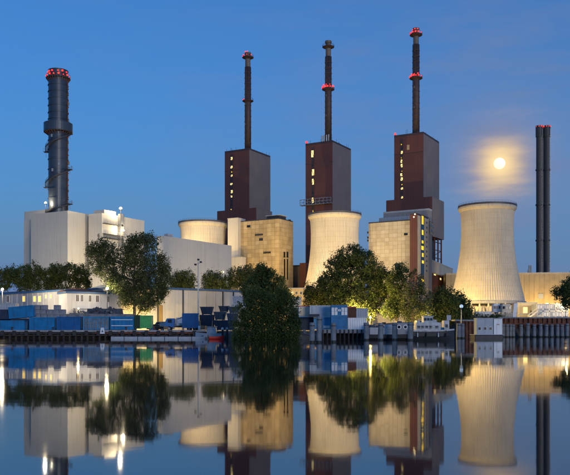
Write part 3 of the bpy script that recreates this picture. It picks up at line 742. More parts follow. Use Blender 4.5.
# ------------------------------------------------------------------ twin black stacks on the right
def flue(label, px, D, r, ytop):
    x = PX(px,D); z0 = bh.g+H_LONG-.2; t = thing('flue_stack', label, 'chimney', (x,D,z0), 0, 'black flue stacks standing together')
    zt = PZ(ytop,D)-z0; zc = PZ(137,D)-z0
    MB().lathe([(r*.92,0),(r*.92,zc),(r*1.08,zc),(r*1.08,zt),(r*.7,zt),(r*.7,zt-4)],28).obj('shaft', DARK, t)
    for py in (240.5,205,170): z = PZ(py,D)-z0; MB().ring(0,0,z-.35,z+.35,r*.85,r*1.12,28).obj('collar', DARK, t)
    MB().ring(0,0,0,2.4,r*.9,r*1.3,20).obj('base_ring', STEEL_G, t)
    for a in (200,250,290,340): warn(t, r*.95*cos(radians(a)), r*.95*sin(radians(a)), zt-.9, .52)
    m = MB()
    for a in (-.3,.3): m.bar((a+r*.6,-r*.9,0),(a+r*.6,-r*.9,zt-2),.08)
    for i in range(int(zt/1.5)): m.bar((-.3+r*.6,-r*.9,i*1.5),(.3+r*.6,-r*.9,i*1.5),.06)
    m.obj('ladder', STEEL_G, t); return t
H_LONG = H_ = bh.fz(bh.fl(545),273.4)
flue('black flue stack, left one of the front pair on the yellow hall', 539.2, 412, 1.72, 126)
flue('black flue stack, right one of the front pair on the yellow hall', 546.8, 412, 1.72, 126)
flue('black flue stack half hidden behind the front pair', 542.6, 418, 1.3, 127.5)
# ------------------------------------------------------------------ containers
CM = {}
def corr(L, H, n, d=.09):
    """corrugated sheet in the xz plane, outside towards -y"""
    m = MB(); xs = []; st = L/n
    for i in range(n):
        a = -L/2+i*st; xs += [(a,0),(a+st*.30,0),(a+st*.42,d),(a+st*.88,d)]
    xs.append((L/2,0)); k = len(xs)
    for x,y in xs: m.v.append((x,y,0))
    for x,y in xs: m.v.append((x,y,H))
    for i in range(k-1): m.f.append((i,i+1,k+i+1,k+i)); m.m.append(0)
    return m
def container(label, x, y, z, L, H, paint, rotz=0, W=2.44, n=None, stripes=None, door_paint=None, tilt=0, group='blue skips and containers on the quay', cat='container', open_top=False, edge=None, name='container', windows=0, trim=None):
    t = thing(name, label, cat, (x, y+W/2*cos(rotz), z), rotz, group)
    if tilt: t.rotation_euler = (0, tilt, rotz)
    n = n or max(5, int(L/.55)); tr = trim or paint
    for s, nm in ((-1,'side_panel'),(1,'side_panel')):
        o = corr(L-.24, H-.3, n).obj(nm, paint, t, loc=(0, s*(W/2-.03), .16), rotz=(0 if s < 0 else pi))
    fr = MB()
    for sx in (-1,1):
        for sy in (-1,1): fr.box(sx*(L/2)-.12*(sx>0), sx*(L/2)+.12*(sx<0), sy*W/2-.12*(sy>0), sy*W/2+.12*(sy<0), 0, H)
    for sy in (-1,1):
        for z0,z1 in ((0,.17),(H-.15,H-.003)): fr.box(-L/2+.12, L/2-.12, sy*W/2-.1*(sy>0), sy*W/2+.1*(sy<0), z0, z1)
    for sx in (-1,1):
        for z0,z1 in ((0,.17),(H-.15,H-.003)): fr.box(sx*L/2-.1*(sx>0), sx*L/2+.1*(sx<0), -W/2+.12, W/2-.12, z0, z1)
    fr.obj('frame', tr, t)
    corr(W-.24, H-.3, 5).obj('end_panel', paint, t, loc=(-L/2+.03,0,.16), rotz=-pi/2)
    for sy in (-1,1):
        d = MB().bbox(L/2-.05,L/2-.005, min(0,sy*(W/2-.13))+.01, max(0,sy*(W/2-.13))-.01, .18, H-.16, .01).obj('door', door_paint or paint, t)
        MB().cyl(L/2+.03, sy*.35, .25, H-.25, .03, 6).obj('locking_bar', STEEL_G, d)
    if open_top:
        m = MB().box(-L/2+.1,L/2-.1,-W/2+.1,W/2-.1,.15,H-.45); m.obj('load', STONE, t)
        r = random.Random(len(label)*7); ml = MB()
        for i in range(24): rock(ml, r.uniform(-L/2+.4,L/2-.4), r.uniform(-W/2+.3,W/2-.3), H-.35, r.uniform(.2,.5), r)
        ml.obj('rubble_load', STONE, t, kind='stuff')
    else: MB().box(-L/2+.1,L/2-.1,-W/2+.1,W/2-.1,H-.09,H-.04).obj('roof', tr, t)
    for (z0,z1,sm) in (stripes or ()):
        MB().box(-L/2+.25,L/2-.25,-W/2-.035,-W/2-.012,z0,z1).obj('stripe', sm, t)
    if edge: MB().box(-L/2-.06,L/2+.06,-W/2-.06,W/2+.06,H,H+.16).obj('roof_edge', edge, t)
    for i in range(windows):
        xx = -L/2+L*(i+.5)/windows
        put('window', window_mesh('window', L/windows*.45, H*.36, 'f', GLASS_D, WHITE, .07, mull=1), t, (xx,-W/2-.0,H*.45))
    return t
def rock(m, x, y, z, r, rnd):
    o = len(m.v); vs = []
    for (a,b,c_) in ((1,0,0),(-1,0,0),(0,1,0),(0,-1,0),(0,0,1),(0,0,-1)):
        q = r*rnd.uniform(.7,1.3); vs.append((x+a*q+rnd.uniform(-.2,.2)*r, y+b*q+rnd.uniform(-.2,.2)*r, z+c_*q*.75))
    m.add(vs, [(0,2,4),(2,1,4),(1,3,4),(3,0,4),(2,0,5),(1,2,5),(3,1,5),(0,3,5)])
def cpx(label, x0, x1, y0, y1, D, paint, **k):
    """container whose front long side covers these photo columns / rows at depth D"""
    a, c_ = PX(x0,D), PX(x1,D); return container(label, (a+c_)/2, D, PZ(y1,D), c_-a, PZ(y0,D)-PZ(y1,D), paint, **k)

# ------------------------------------------------------------------ left quay: pier deck on piles, float
QZ = 1.78
q = thing('quay_pier', 'long timber and concrete pier along the water under the blue containers', 'pier', (0,0,0))
xa, xb = PX(-60,160), PX(206,160)
MB().box(xa,xb,158.8,171,QZ-.34,QZ).obj('deck', mat('pale_deck_concrete',(.36,.35,.36),.85,.25,.8,bump=.3,streak=.3), q)
n = 46
for i in range(n):                                       # fascia boards
    x0 = xa+(xb-xa)*i/n; x1 = xa+(xb-xa)*(i+1)/n-.06; dz = random.uniform(-.05,.04)
    MB().box(x0,x1,158.9+random.uniform(-.03,.03),159.28,QZ-.78+dz,QZ-.36+dz).obj('fascia_board', RUST if PX(96,160) < x0 and i % 5 else TIMBER, q)
for i in range(44):
    x = xa+1+(xb-xa-2)*i/43
    MB().tube([(x,159.7,-1.5),(x+random.uniform(-.05,.05),159.7,QZ-.36)],.24,8).obj('pile', TIMBER, q)
    if i % 2 == 0: MB().box(x-.35,x+.35,158.62,158.88,QZ-1.15,QZ-.1).obj('fender', TIMBER, q)
MB().box(xa,xb,163,163.4,-1,QZ-.36).obj('back_wall', TIMBER, q)
MB().box(xa,xb,159.4,159.6,.55,.85).obj('waling_beam', TIMBER, q)
mr = MB()
for i in range(3):
    x = PX(18+i*9,159.2); mr.bar((x,159.5,QZ),(x,159.5,QZ+1.1),.08)
fl = thing('pontoon', 'long low steel float lying along the pier', 'pontoon', (PX(160,157),157,0))
L2 = PX(206,157)-PX(160,157); L1 = PX(112,157)-PX(160,157); N = 7
for i in range(N):
    a = L1+(L2-L1)*i/N; b_ = L1+(L2-L1)*(i+1)/N-.15
    MB().prism([(-.9,-.3),(.9,-.3),(1.0,.0),(1.0,.46),(-1.0,.46),(-1.0,.0)], a, b_).obj('float_section', GREYP, fl)
    MB().box(a+.3,a+.5,-.9,-.7,.46,.75).box(b_-.5,b_-.3,-.9,-.7,.46,.75).obj('bollard', DARK, fl)
# bollards, marker
for i, pxl in enumerate((12, 53, 126)):
    t = thing('bollard', ['squat iron bollard under the tilted blue container','squat iron bollard between two blue containers of the front row','squat iron bollard before the striped blue container'][i], 'bollard', (PX(pxl,159.9),159.9,QZ))
    MB().lathe([(.22,0),(.16,.12),(.16,.4),(.26,.5),(.26,.6),(.1,.68)],12).obj('post', DARK, t)
t = thing('sign_board', 'white triangular shore marker hung on the pier edge', 'sign', (PX(102.3,158.5),158.55,QZ-.75))
MB().add([(-.5,0,0),(.5,0,0),(.32,0,1.25),(-.32,0,1.25),(-.5,.08,0),(.5,.08,0),(.32,.08,1.25),(-.32,.08,1.25)],[(0,1,2,3),(7,6,5,4),(0,4,5,1),(1,5,6,2),(2,6,7,3),(3,7,4,0)]).obj('board', WHITE, t)
MB().add([(-.2,-.01,.35),(.2,-.01,.35),(0,-.01,.85)],[(0,1,2)]).obj('mark', DARK, t)

# front row
D = 163
cpx('blue ribbed container at the left end of the front row', -8, 24.3, 320.3, 330, D, BLUE, rotz=radians(1.5), n=14)
cpx('blue ribbed container under the tilted blue one, with a clear gap on its left', 29.2, 54.4, 317.2, 329.8, D, BLUE, n=10)
cpx('darker blue ribbed container, third along the front row', 56.5, 80.2, 316.6, 329.8, D, BLUE3, n=10)
cpx('worn faded blue container with a rubble filled top', 82.8, 108.6, 316.4, 329.6, D, BLUE2, n=13, open_top=True, stripes=[(1.30,1.42,STONE)])
cpx('deep blue container with two white bands', 110.2, 133.8, 316.4, 329.5, D, BLUE, n=6, stripes=[(.75,.90,WHITE),(2.0,2.15,WHITE)])
cpx('dark green skip squeezed between the striped blue and the bright green container', 134.4, 139.6, 315, 328.6, D, GREEN_D, n=5, cat='skip')
cpx('bright green container in the quay row', 140.0, 151.3, 315.4, 328.2, D, GREEN, n=6)
# second tier
a = cpx('blue ribbed container lying tilted on top of the front row', 9.0, 34.2, 306.0, 317.6, 170, BLUE, n=11, tilt=radians(-5.5))
cpx('dark blue container end at the left edge behind the tilted one', -14, 9.0, 309.5, 319.0, 171, NAVY, n=9)
cpx('grey flat container at the left edge on the upper tier', -12, 15.3, 303.2, 309.6, 175.5, GREYP, n=10)
cpx('dark blue box standing under the left grey container', -12, 15, 309.4, 330, 175.3, NAVY, n=9)
# support below the tilted one
cpx('low navy skip holding up the tilted blue container', 11, 33, 318.6, 330, 171, NAVY, n=9, cat='skip')
# grey concrete blocks
bk = mat('concrete_block', (.23,.24,.27), .85, .25, 1.0, bump=.4, streak=.3)
t = thing('block_stack', 'stack of big grey concrete blocks in front of the hut', 'block stack', (PX(34,172),172,1.5))
rb = random.Random(3); bw_, bh_ = 1.42, .98; me = MB().bbox(-bw_/2+.03,bw_/2-.03,-.6,.6,0,bh_-.03,.05).mesh('block', bk)
for r_ in range(6):
    for i in range(5):
        if r_ == 5 and i not in (0,1,3): continue
        put('block', me, t, (.7+i*bw_+(.2 if r_ % 2 else 0)+rb.uniform(-.06,.06), rb.uniform(-.08,.08), r_*bh_), rb.uniform(-.04,.04))
def heap(name, label, x0, x1, ytop, ybot, D, seed, m_, depth=4, n=260, rmax=.45):
    r = random.Random(seed); b = MB(); X0, X1 = PX(x0,D), PX(x1,D); zt, zb = PZ(ytop,D), PZ(ybot,D)
    b.prism([(-depth/2,zb),(depth/2,zb),(depth/4,zb+(zt-zb)*.75),(-depth/4,zb+(zt-zb)*.75)], X0+.5, X1-.5)
    for i in range(n):
        u = r.random(); x = X0+(X1-X0)*u; env = min(1, 6*min(u,1-u))*(.8+.2*sin(u*17+seed))
        q_ = r.random(); y = (q_-.5)*depth*.8; z = zb+(zt-zb)*env*(1-abs(q_-.5)*.9)*r.uniform(.7,1.02)
        rock(b, x, y, z, r.uniform(.15,rmax), r)
    o = b.obj(name, m_); o['kind'] = 'stuff'; return tag(o, label, 'rubble heap', (0,D+2,0), 0)
heap('rubble_heap', 'grey rubble heap behind the worn blue container', 64, 134, 308.5, 330, 170, 4, STONE, n=420)
heap('scrap_heap', 'dark tangled scrap heap below the right end of the hut', 84, 122, 306.0, 316, 173, 9, mat('scrap_metal',(.10,.10,.11),.7,.5,1.5,metal=.3), n=260, rmax=.5)

# ------------------------------------------------------------------ site huts
def hut(label, px0, px1, D0, D1, yt0, yt1, yb, wallm, lit, dark, roof_over=.35):
    A, B = P(px0,HY,D0), P(px1,HY,D1); d = B-A; L = d.length; rz = math.atan2(d.y,d.x); g = 1.5
    t = thing('site_hut', label, 'hut', (A.x,A.y,g), rz, 'site huts behind the containers')
    H = PZ((yt0+yt1)/2,(D0+D1)/2)-g; Wd = 7
    MB().box(0,L,0,Wd,0,H).obj('wall', wallm, t)
    n = int(L/2.4); m = MB()
    for i in range(n+1): x = (L-.1)*i/n; m.box(x,x+.1,-.05,-.003,.2,H-.05)
    m.obj('panel_batten', WHITE, t, kind='stuff')
    MB().box(-roof_over,L+roof_over,-roof_over-.1,Wd+roof_over,H,H+.42).obj('fascia', mat('hut_fascia_blue',(.035,.12,.30),.5,.1), t)
    MB().prism([(-roof_over-.2,H+.42+.003),(Wd+roof_over+.1,H+.42+.003),(Wd/2,H+.95)], -roof_over-.1, L+roof_over+.1).obj('roof', mat('hut_roof_brown',(.10,.05,.04),.8,.2), t)
    def at(pxw, py):
        k = (pxw-CX)/F; s = (k*A.y-A.x)/(cos(rz)-k*sin(rz)); return s, PZ(py, A.y+s*sin(rz))-g
    for lst, gm in ((lit,WIN_H),(dark,None)):
        for (xc,w,a,b_) in lst:
            s, z0 = at(xc,b_); _, z1 = at(xc,a); ww = w*D0/F
            g_ = gm or mat('brown_shutter',(.075,.045,.04),.6,.2)
            f = put('window', window_mesh('window', ww, z1-z0, 'f', g_, WHITE, .10, mull=1 if gm is None else 0), t, (s,0,z0))
    return t, at
CREAM = mat('hut_white_wall', (.62,.62,.63), .6, .08, .4, streak=.15)
GREYW = mat('hut_grey_wall', (.40,.40,.42), .6, .08, .4, streak=.15)
h1, at1 = hut('long grey site hut with yellow lit windows behind the concrete blocks', -12, 66.3, 216, 192, 292.6, 294.2, 313, GREYW,
    [(24,4.2,296.2,301.6),(34.8,3.9,296.2,301.6),(39.8,3.9,296.2,301.6),(46.2,2.2,295,298),(51.2,2.6,294.6,297.8)], [(8,5,296,302)])
h2, at2 = hut('white two storey hut with brown shutters and one lit window', 66.8, 120.3, 186, 193, 293.3, 294.3, 313, CREAM,
    [(114.4,2.6,296.6,302.4)], [(77.4,2.7,294.8,301.4),(82.0,2.2,295,301.4),(89.9,2.6,295.4,301.6),(97.3,2.8,295.6,302),(107.9,2.6,296.4,302.2)])
s0,z0 = at2(74,311); MB().box(s0,s0+5,-1.4,-.06,z0-.6,z0+.5).obj('porch', CREAM, h2); MB().box(s0-.2,s0+5.2,-1.7,-.04,z0+.5,z0+.65).obj('porch_roof', GREYP, h2)
MB().bbox(13.3,14.3,2,3,5.2+3.3,5.2+4.6).obj('roof_unit', WHITE, h2)
heap('gravel_heap', 'pale gravel heap in front of the white hut', 66, 84, 310.5, 320, 178, 2, STONE, n=130)

# ------------------------------------------------------------------ long white store behind the yard
A, B = P(118,HY,188), P(249.5,HY,214); d = B-A; rz = math.atan2(d.y,d.x); L = d.length; g = 1.5
t = thing('store_shed', 'long white storage shed with a thin blue roof edge behind the yard', 'shed', (A.x,A.y,g), rz)
H = PZ(291.2,206)-g
SH = mat('shed_white_sheet', (.55,.53,.50), .6, .10, .25, streak=.25)
MB().box(0,L,0,16,0,H).obj('wall', SH, t)
MB().box(-.3,L+.3,-.35,16.3,H,H+.35).obj('roof_edge', mat('shed_edge_blue',(.05,.11,.22),.5,.1), t)
MB().prism([(-.3,H+.353),(16.3,H+.353),(8,H+1.0)], -.2, L+.2).obj('roof', GREYP, t)
nP = 14
for i in range(nP+1):
    x = L*i/nP
    if i < nP: MB().box(x+.12,x+L/nP-.08,-.09-random.uniform(0,.03),-.003,.3,H-.12).obj('wall_panel', SH, t)
for k in ((178.4-118)/131.5,(219.6-118)/131.5,(231-118)/131.5,(154-118)/131.5):
    x = L*k; MB().box(x-.18,x+.18,-.28,-.13,0,H-.02).obj('post', DARK, t)
MB().box(L*.86,L*.97,-.2,-.13,0,H*.45).obj('door', GREYP, t)
MB().box(L*.27,L*.31,-.2,-.13,0,H*.62).obj('door', mat('ochre_door',(.30,.20,.08),.6), t)
cpx('white box body standing before the right end of the long shed', 232.3, 250.5, 296, 307.5, 190, WHITE, n=18, group='yard boxes')
cpx('low white box under the white box body by the shed', 233, 247, 307.8, 312, 189, WHITE, n=8, group='yard boxes')
cpx('tall deep blue container right of the crane truck', 182.0, 198.2, 313.2, 328.0, 168, BLUE3, n=9)
# navy hopper bins
def skip(label, x0, x1, y0, y1, D, paint, grp='dark skips in the yard'):
    a, c_ = PX(x0,D), PX(x1,D); z0, z1 = PZ(y1,D), PZ(y0,D); L = c_-a; H = z1-z0; W_ = 2.2
    t = thing('skip', label, 'skip', ((a+c_)/2, D+1.1, z0), 0, grp)
    e = L*.14
    m = MB(); vs = []
    for (z, x_, w_) in ((.12,L/2-e,W_/2-.2),(H,L/2,W_/2)):
        vs += [(-x_,-w_,z),(x_,-w_,z),(x_,w_,z),(-x_,w_,z)]
    m.add(vs,[(3,2,1,0),(0,1,5,4),(1,2,6,5),(2,3,7,6),(3,0,4,7)]); m.obj('body', paint, t)
    m = MB()
    for p,q in (((-L/2,-W_/2,H),(L/2,-W_/2,H)),((-L/2,W_/2,H),(L/2,W_/2,H)),((-L/2,-W_/2,H),(-L/2,W_/2,H)),((L/2,-W_/2,H),(L/2,W_/2,H))): m.bar(p,q,.14)
    m.obj('rim', paint, t)
    m = MB()
    for i in range(4): x = -L/2+e+(L-2*e)*(i+.5)/4; m.bar((x,-W_/2+.16,.15),(x,-W_/2-.04,H-.1),.12)
    m.obj('rib', paint, t)
    for xs_ in (-L/2+e, L/2-e-.2): MB().box(xs_,xs_+.2,-.9,.9,0,.12).obj('skid', DARK, t)
    MB().add([(-L/2+.1,-W_/2+.1,H-.3),(L/2-.1,-W_/2+.1,H-.3),(L/2-.1,W_/2-.1,H-.3),(-L/2+.1,W_/2-.1,H-.3)],[(0,1,2,3)]).obj('load', STONE, t)
    return t
NV2 = mat('slate_blue_paint',(.035,.07,.12),.55,.3,.8,streak=.3)
for i,(x0,x1,y0,y1,D,lb,pm) in enumerate([
    (199.5,213,315,328,172,'navy skip standing right beside the tall lamp mast',NAVY),(200,213,307,314.6,175,'dark navy bin stacked high beside the lamp mast',NAVY),
    (213.5,226,312,320,176,'slate blue skip behind the white launch',NV2),(218.5,229,306.2,311.8,178,'dark bin on top of the slate blue skip',NAVY),
    (226.5,238,313.5,323,174,'slate blue skip half behind the waterside bush',NV2),(228,240,307,313.2,177,'small slate blue skip before the white box body',NV2),
    (213,237,320.5,330.5,170,'wide navy skip low on the bank left of the waterside bush',NAVY)]): skip(lb,x0,x1,y0,y1,D,pm)
# props that carry the upper bins
for (x0,x1,y0,y1,D,lb) in ((199.8,213.2,314.7,330.5,175.2,'dark steel rack under the navy bin by the mast'),(212.5,240.5,320.2,330.5,176.3,'dark steel rack under the slate blue skips')):
    a,c_ = PX(x0,D),PX(x1,D); z1 = PZ(y0,D)-.02; t = thing('steel_rack', lb, 'rack', (a,D,1.5))
    for x in (0,(c_-a)/2,c_-a): MB().box(x-.08,x+.08,.1,.26,0,z1-1.5).box(x-.08,x+.08,2,2.16,0,z1-1.5).obj('post', DARK, t)
    MB().box(-.1,c_-a+.1,0,2.3,z1-1.5-.15,z1-1.5-.001).obj('shelf', DARK, t)

# ------------------------------------------------------------------ vehicles
def wheels(t, xs, yw, r, w=.3):
    for x in xs:
        for y in (-yw, yw):
            s = -1 if y < 0 else 1
            def wm(rr, ww): 
                o = MB().lathe([(rr*.55,-ww/2),(rr*.92,-ww/2),(rr,-ww/4),(rr,ww/4),(rr*.92,ww/2),(rr*.55,ww/2)],18); return o
            b_ = wm(r,w); b_.v = [(vx,vz,vy) for (vx,vy,vz) in b_.v]; b_.f = [tuple(reversed(f)) for f in b_.f]
            tyre = b_.obj('wheel', RUBBER, t, loc=(x,y,r))
            h_ = MB().cyl(0,0,-.05,.05,r*.5,12); h_.v = [(vx,vz,vy) for (vx,vy,vz) in h_.v]; h_.obj('rim', STEEL_G, tyre, loc=(0,s*(w/2-.04),0))
def car(label, x, y, z, paint, rotz=0, van=False):
    t = thing('parked_car', label, 'van' if van else 'car', (x,y,z), rotz, 'vehicles in the yard')
    L, Wd = (5.2,1.95) if van else (4.3,1.75)
    if van: prof = [(-L/2,.35),(L/2,.35),(L/2,1.0),(L/2-.6,1.25),(L/2-1.3,2.1),(-L/2+.1,2.15),(-L/2,1.9)]
    else: prof = [(-L/2,.32),(L/2,.32),(L/2,.72),(L/2-.3,.88),(L/2-1.15,.95),(L/2-1.75,1.42),(-L/2+1.1,1.46),(-L/2+.25,1.0),(-L/2,.9)]
    m = MB(); k = len(prof)
    for (yy, ins) in ((-Wd/2,.0),(-Wd/2+.12,.0),(Wd/2-.12,0),(Wd/2,0)):
        for (px_,pz_) in prof:
            f = .12 if pz_ > 1.0 else 0; m.v.append((px_, yy*(1-f*.9) , pz_))
    for r_ in range(3):
        for i in range(k): j = (i+1)%k; m.f.append((r_*k+i,(r_+1)*k+i,(r_+1)*k+j,r_*k+j)); m.m.append(0)
    m.f.append(tuple(range(k))); m.m.append(0); m.f.append(tuple(3*k+i for i in range(k-1,-1,-1))); m.m.append(0)
    m.obj('body', paint, t)
    zt = 1.28 if not van else 1.9
    for s in (-1,1):
        yy = s*(Wd/2*.90)
        for (a,c_) in (((-.95,-.05),(.02,.72)) if not van else ((.6,1.4),)):
            MB().box(a,c_,min(yy,yy+s*.05),max(yy,yy+s*.05),zt-.32,zt+(.05 if not van else 0)).obj('window', GLASS_D, t)
    for yy in (-.6,.6):
        MB().ball((L/2-.02,yy,.66),.11,8).obj('headlight', WHITE, t); MB().box(-L/2-.03,-L/2+.01,yy-.12,yy+.12,.72,.86).obj('tail_light', REDP, t)
    MB().box(L/2-.02,L/2+.06,-.8,.8,.36,.52).obj('bumper', DARK, t)
    wheels(t,(-L*.31,L*.31),Wd/2-.1,.33,.2); return t
PAINT_D = mat('black_car_paint',(.02,.02,.024),.25,.05); PAINT_G = mat('silver_car_paint',(.30,.31,.33),.3,.05,metal=.5)
car('black car parked between the green container and the crane truck', PX(156.5,176), 176, 1.65, PAINT_D, radians(4))
car('silver van parked behind the black car by the shed', PX(163,184), 184, 1.65, PAINT_G, radians(176), True)
car('white van parked in front of the shed, behind the tall blue container', PX(187,186), 186, 2.6, WHITE, radians(3), True)
def truck():
    t = thing('crane_truck', 'crane truck with a bright blue cab by the tall blue container', 'truck', (PX(180.5,170),171.5,1.62), radians(182), 'vehicles in the yard')
    MB().box(-4.0,3.2,-.45,.45,.75,1.0).obj('chassis', DARK, t)
    MB().prism([(0,0),(0,0)],0,.1) if False else None
    c_ = MB().add([(1.5,-1.15,.8),(3.5,-1.15,.8),(3.5,1.15,.8),(1.5,1.15,.8),(1.5,-1.1,2.75),(3.1,-1.1,2.75),(3.1,1.1,2.75),(1.5,1.1,2.75),(3.5,-1.15,1.7),(3.5,1.15,1.7)],
        [(0,3,2,1),(4,5,6,7),(0,1,8,5,4),(2,3,7,6,9),(3,0,4,7),(1,2,9,8),(8,9,6,5)]).obj('cab', mat('truck_blue',(.03,.16,.45),.35,.1), t)
    MB().add([(3.47,-1.0,1.78),(3.47,1.0,1.78),(3.17,.95,2.62),(3.17,-.95,2.62),(3.52,-1.0,1.78),(3.52,1.0,1.78),(3.22,.95,2.62),(3.22,-.95,2.62)],[(0,3,2,1),(4,5,6,7),(0,1,5,4),(1,2,6,5),(2,3,7,6),(3,0,4,7)]).obj('windscreen', GLASS_D, c_)
    for s in (-1,1): MB().box(2.0,2.9,min(s*1.12,s*1.17),max(s*1.12,s*1.17),1.75,2.5).obj('side_window', GLASS_D, c_)
    MB().box(3.5,3.62,-1.1,1.1,.6,.95).obj('bumper', WHITE, t)
    for s in (-.85,.85): MB().box(3.5,3.58,s-.15,s+.15,1.0,1.25).obj('headlight', WHITE, t)
    MB().box(-4.0,1.0,-1.2,1.2,1.0,1.16).obj('bed', DARK, t)
    MB().box(-4.0,1.0,-1.2,-1.12,1.16,1.65).box(-4.0,1.0,1.12,1.2,1.16,1.65).obj('side_board', GREYP, t)
    MB().box(.95,1.35,-.35,.35,1.0,2.6).obj('crane_post', STEEL_G, t); MB().bar((1.15,0,2.5),(-1.6,0,3.5),.28).bar((-1.6,0,3.5),(-3.0,0,2.4),.22).obj('crane_arm', STEEL_G, t)
    wheels(t,(2.6,-1.8,-3.1),1.0,.52,.34)
truck()
# ------------------------------------------------------------------ boats and water craft on the left
def hull(m, L, Bm, H, mi=0, n=12, bow=.55, sheer=.25, z0=-.3):
    secs = []
    for i in range(n+1):
        u = i/n; w = Bm/2*(1-(max(0,u-bow)/(1-bow))**2.2*.96); z = H+sheer*max(0,u-.4)**2*2
        secs.append((-L/2+L*u, w, z))
    o = len(m.v)
    for (x,w,z) in secs: m.v += [(x,-w,z),(x,-w*.92,(z+z0)/2),(x,-w*.45,z0),(x,w*.45,z0),(x,w*.92,(z+z0)/2),(x,w,z)]
    for i in range(n):
        for k in range(5): m.f.append((o+i*6+k,o+(i+1)*6+k,o+(i+1)*6+k+1,o+i*6+k+1)); m.m.append(mi)
    m.f.append(tuple(o+k for k in range(5,-1,-1))); m.m.append(mi); m.f.append(tuple(o+n*6+k for k in range(6))); m.m.append(mi)
    return secs
def deck(secs, dz, inset=.05):
    m = MB(); 
    for (x,w,z) in secs: m.v += [(x,-max(w-inset,.01),z+dz),(x,max(w-inset,.01),z+dz)]
    for i in range(len(secs)-1): m.f.append((2*i,2*i+2,2*i+3,2*i+1)); m.m.append(0)
    return m
t = thing('dinghy', 'small red dinghy tied at the end of the pier', 'boat', (PX(216.5,150),150,0), radians(12))
m = MB(); sc_ = hull(m,3.0,1.3,.55,0,10,.4,.35,-.12); m.obj('hull', REDP, t); deck(sc_,-.12).obj('deck', WHITE, t)
MB().box(-.3,0,-.5,.5,.44,.50).obj('seat', TIMBER, t); MB().box(-1.1,-.85,-.5,.5,.44,.50).obj('seat', TIMBER, t); MB().box(-1.75,-1.52,-.15,.15,.1,.85).obj('outboard_motor', DARK, t)
PALEB = mat('weathered_white_paint',(.50,.51,.52),.6,.25,1.2,streak=.4,rust=.4)
t = thing('launch', 'small white work launch moored at the end of the pier', 'boat', (PX(210,158),158,0), radians(178))
m = MB(); sc_ = hull(m,6.0,2.2,1.1,0,12,.55,.4,-.25); m.obj('hull', GREYP, t); deck(sc_,-.04).obj('deck', GREYP, t)
cb = MB().bbox(-1.3,.6,-.8,.8,1.05,2.45,.2).obj('cabin', PALEB, t)
for x in (-.8,.1): MB().box(x-.3,x+.3,-.83,-.802,1.75,2.15).obj('window', GREYP, cb); MB().box(x-.3,x+.3,.802,.83,1.75,2.15).obj('window', GREYP, cb)
MB().box(-1.4,.7,-.88,.88,2.45,2.53).obj('cabin_roof', GREYP, t)
MB().box(-2.7,-1.9,-.6,.6,1.06,1.6).obj('engine_box', DARK, t); MB().tube([(-.5,0,2.5),(-.5,0,3.7)],.03,6).obj('mast', STEEL_G, t)
for i,pxl in enumerate((222.5,227)):
    t = thing('mooring_post', ['dark mooring post with a pale top by the red dinghy','dark mooring post between the dinghy post and the waterside bush'][i], 'post', (PX(pxl,152),152,0))
    MB().tube([(0,0,-1.5),(.04,0,1.9)],.22,10).obj('shaft', TIMBER, t); MB().lathe([(.25,1.9),(.25,2.15),(.05,2.35)],10).obj('cap', WHITE if i == 0 else GREYP, t)
# ------------------------------------------------------------------ mooring piles (dolphins)
PILES = [(312.1,322.2,342.6,5.2,'weathered pile left of the tall one before the blue containers'),(319.0,316.6,342.6,5.4,'tallest weathered pile, before the pale blue container'),
 (333.5,322.7,342.2,5.0,'weathered pile in front of the blue and white container stack'),
 (366.5,322.5,340.2,5.0,'weathered pile at the right end of the container pier'),(380.5,322.5,340.2,5.2,'weathered pile left of the grey barge cabin'),
 (394.6,322.4,339.9,5.0,'weathered pile touching the left of the two round portholes'),(410.4,322.4,340.2,5.2,'weathered pile right of the two round portholes'),
 (420.6,322.5,339.0,5.2,'weathered pile at the stern of the white cabin cruiser'),(435.2,322.4,338.8,5.0,'weathered pile at the middle of the white cabin cruiser'),
 (442.8,322.6,338.4,4.6,'weathered pile at the bow side of the white cabin cruiser'),(458.6,322.5,338.3,4.8,'weathered pile under the small pole lamp, left of the close pair'),
 (462.7,323.2,338.3,3.6,'weathered pile under the small pole lamp, right of the close pair'),(479.0,323.2,338.0,4.6,'weathered pile at the left of the grey pontoon cabins'),
 (497.3,323.4,337.8,4.6,'weathered pile at the right of the grey pontoon cabins')]
def pile(label, px, yt, yb, w, grp='mooring piles in the water'):
    D = CH*F/(yb-HY); r = w/2*D/F; zt = PZ(yt,D)
    t = thing('mooring_pile', label, 'mooring pile', (PX(px,D),D,0), random.uniform(0,6), grp)
    t.rotation_euler.x = random.uniform(-.02,.02); t.rotation_euler.y = random.uniform(-.02,.02); zt += random.uniform(-.15,.12)
    MB().lathe([(r*1.04,.28),(r,zt*.5),(r*.98,zt-.12),(r*.90,zt)],20).obj('shaft', PILE, t, smooth=False)
    MB().lathe([(r*1.06,-2),(r*1.05,.279)],20).obj('wet_foot', ALGAE, t)
    MB().ring(0,0,zt-.55,zt-.40,r*.9,r*1.05,20).obj('band', DARK, t)
    return t
for a in PILES: pile(a[4],*a[:4])
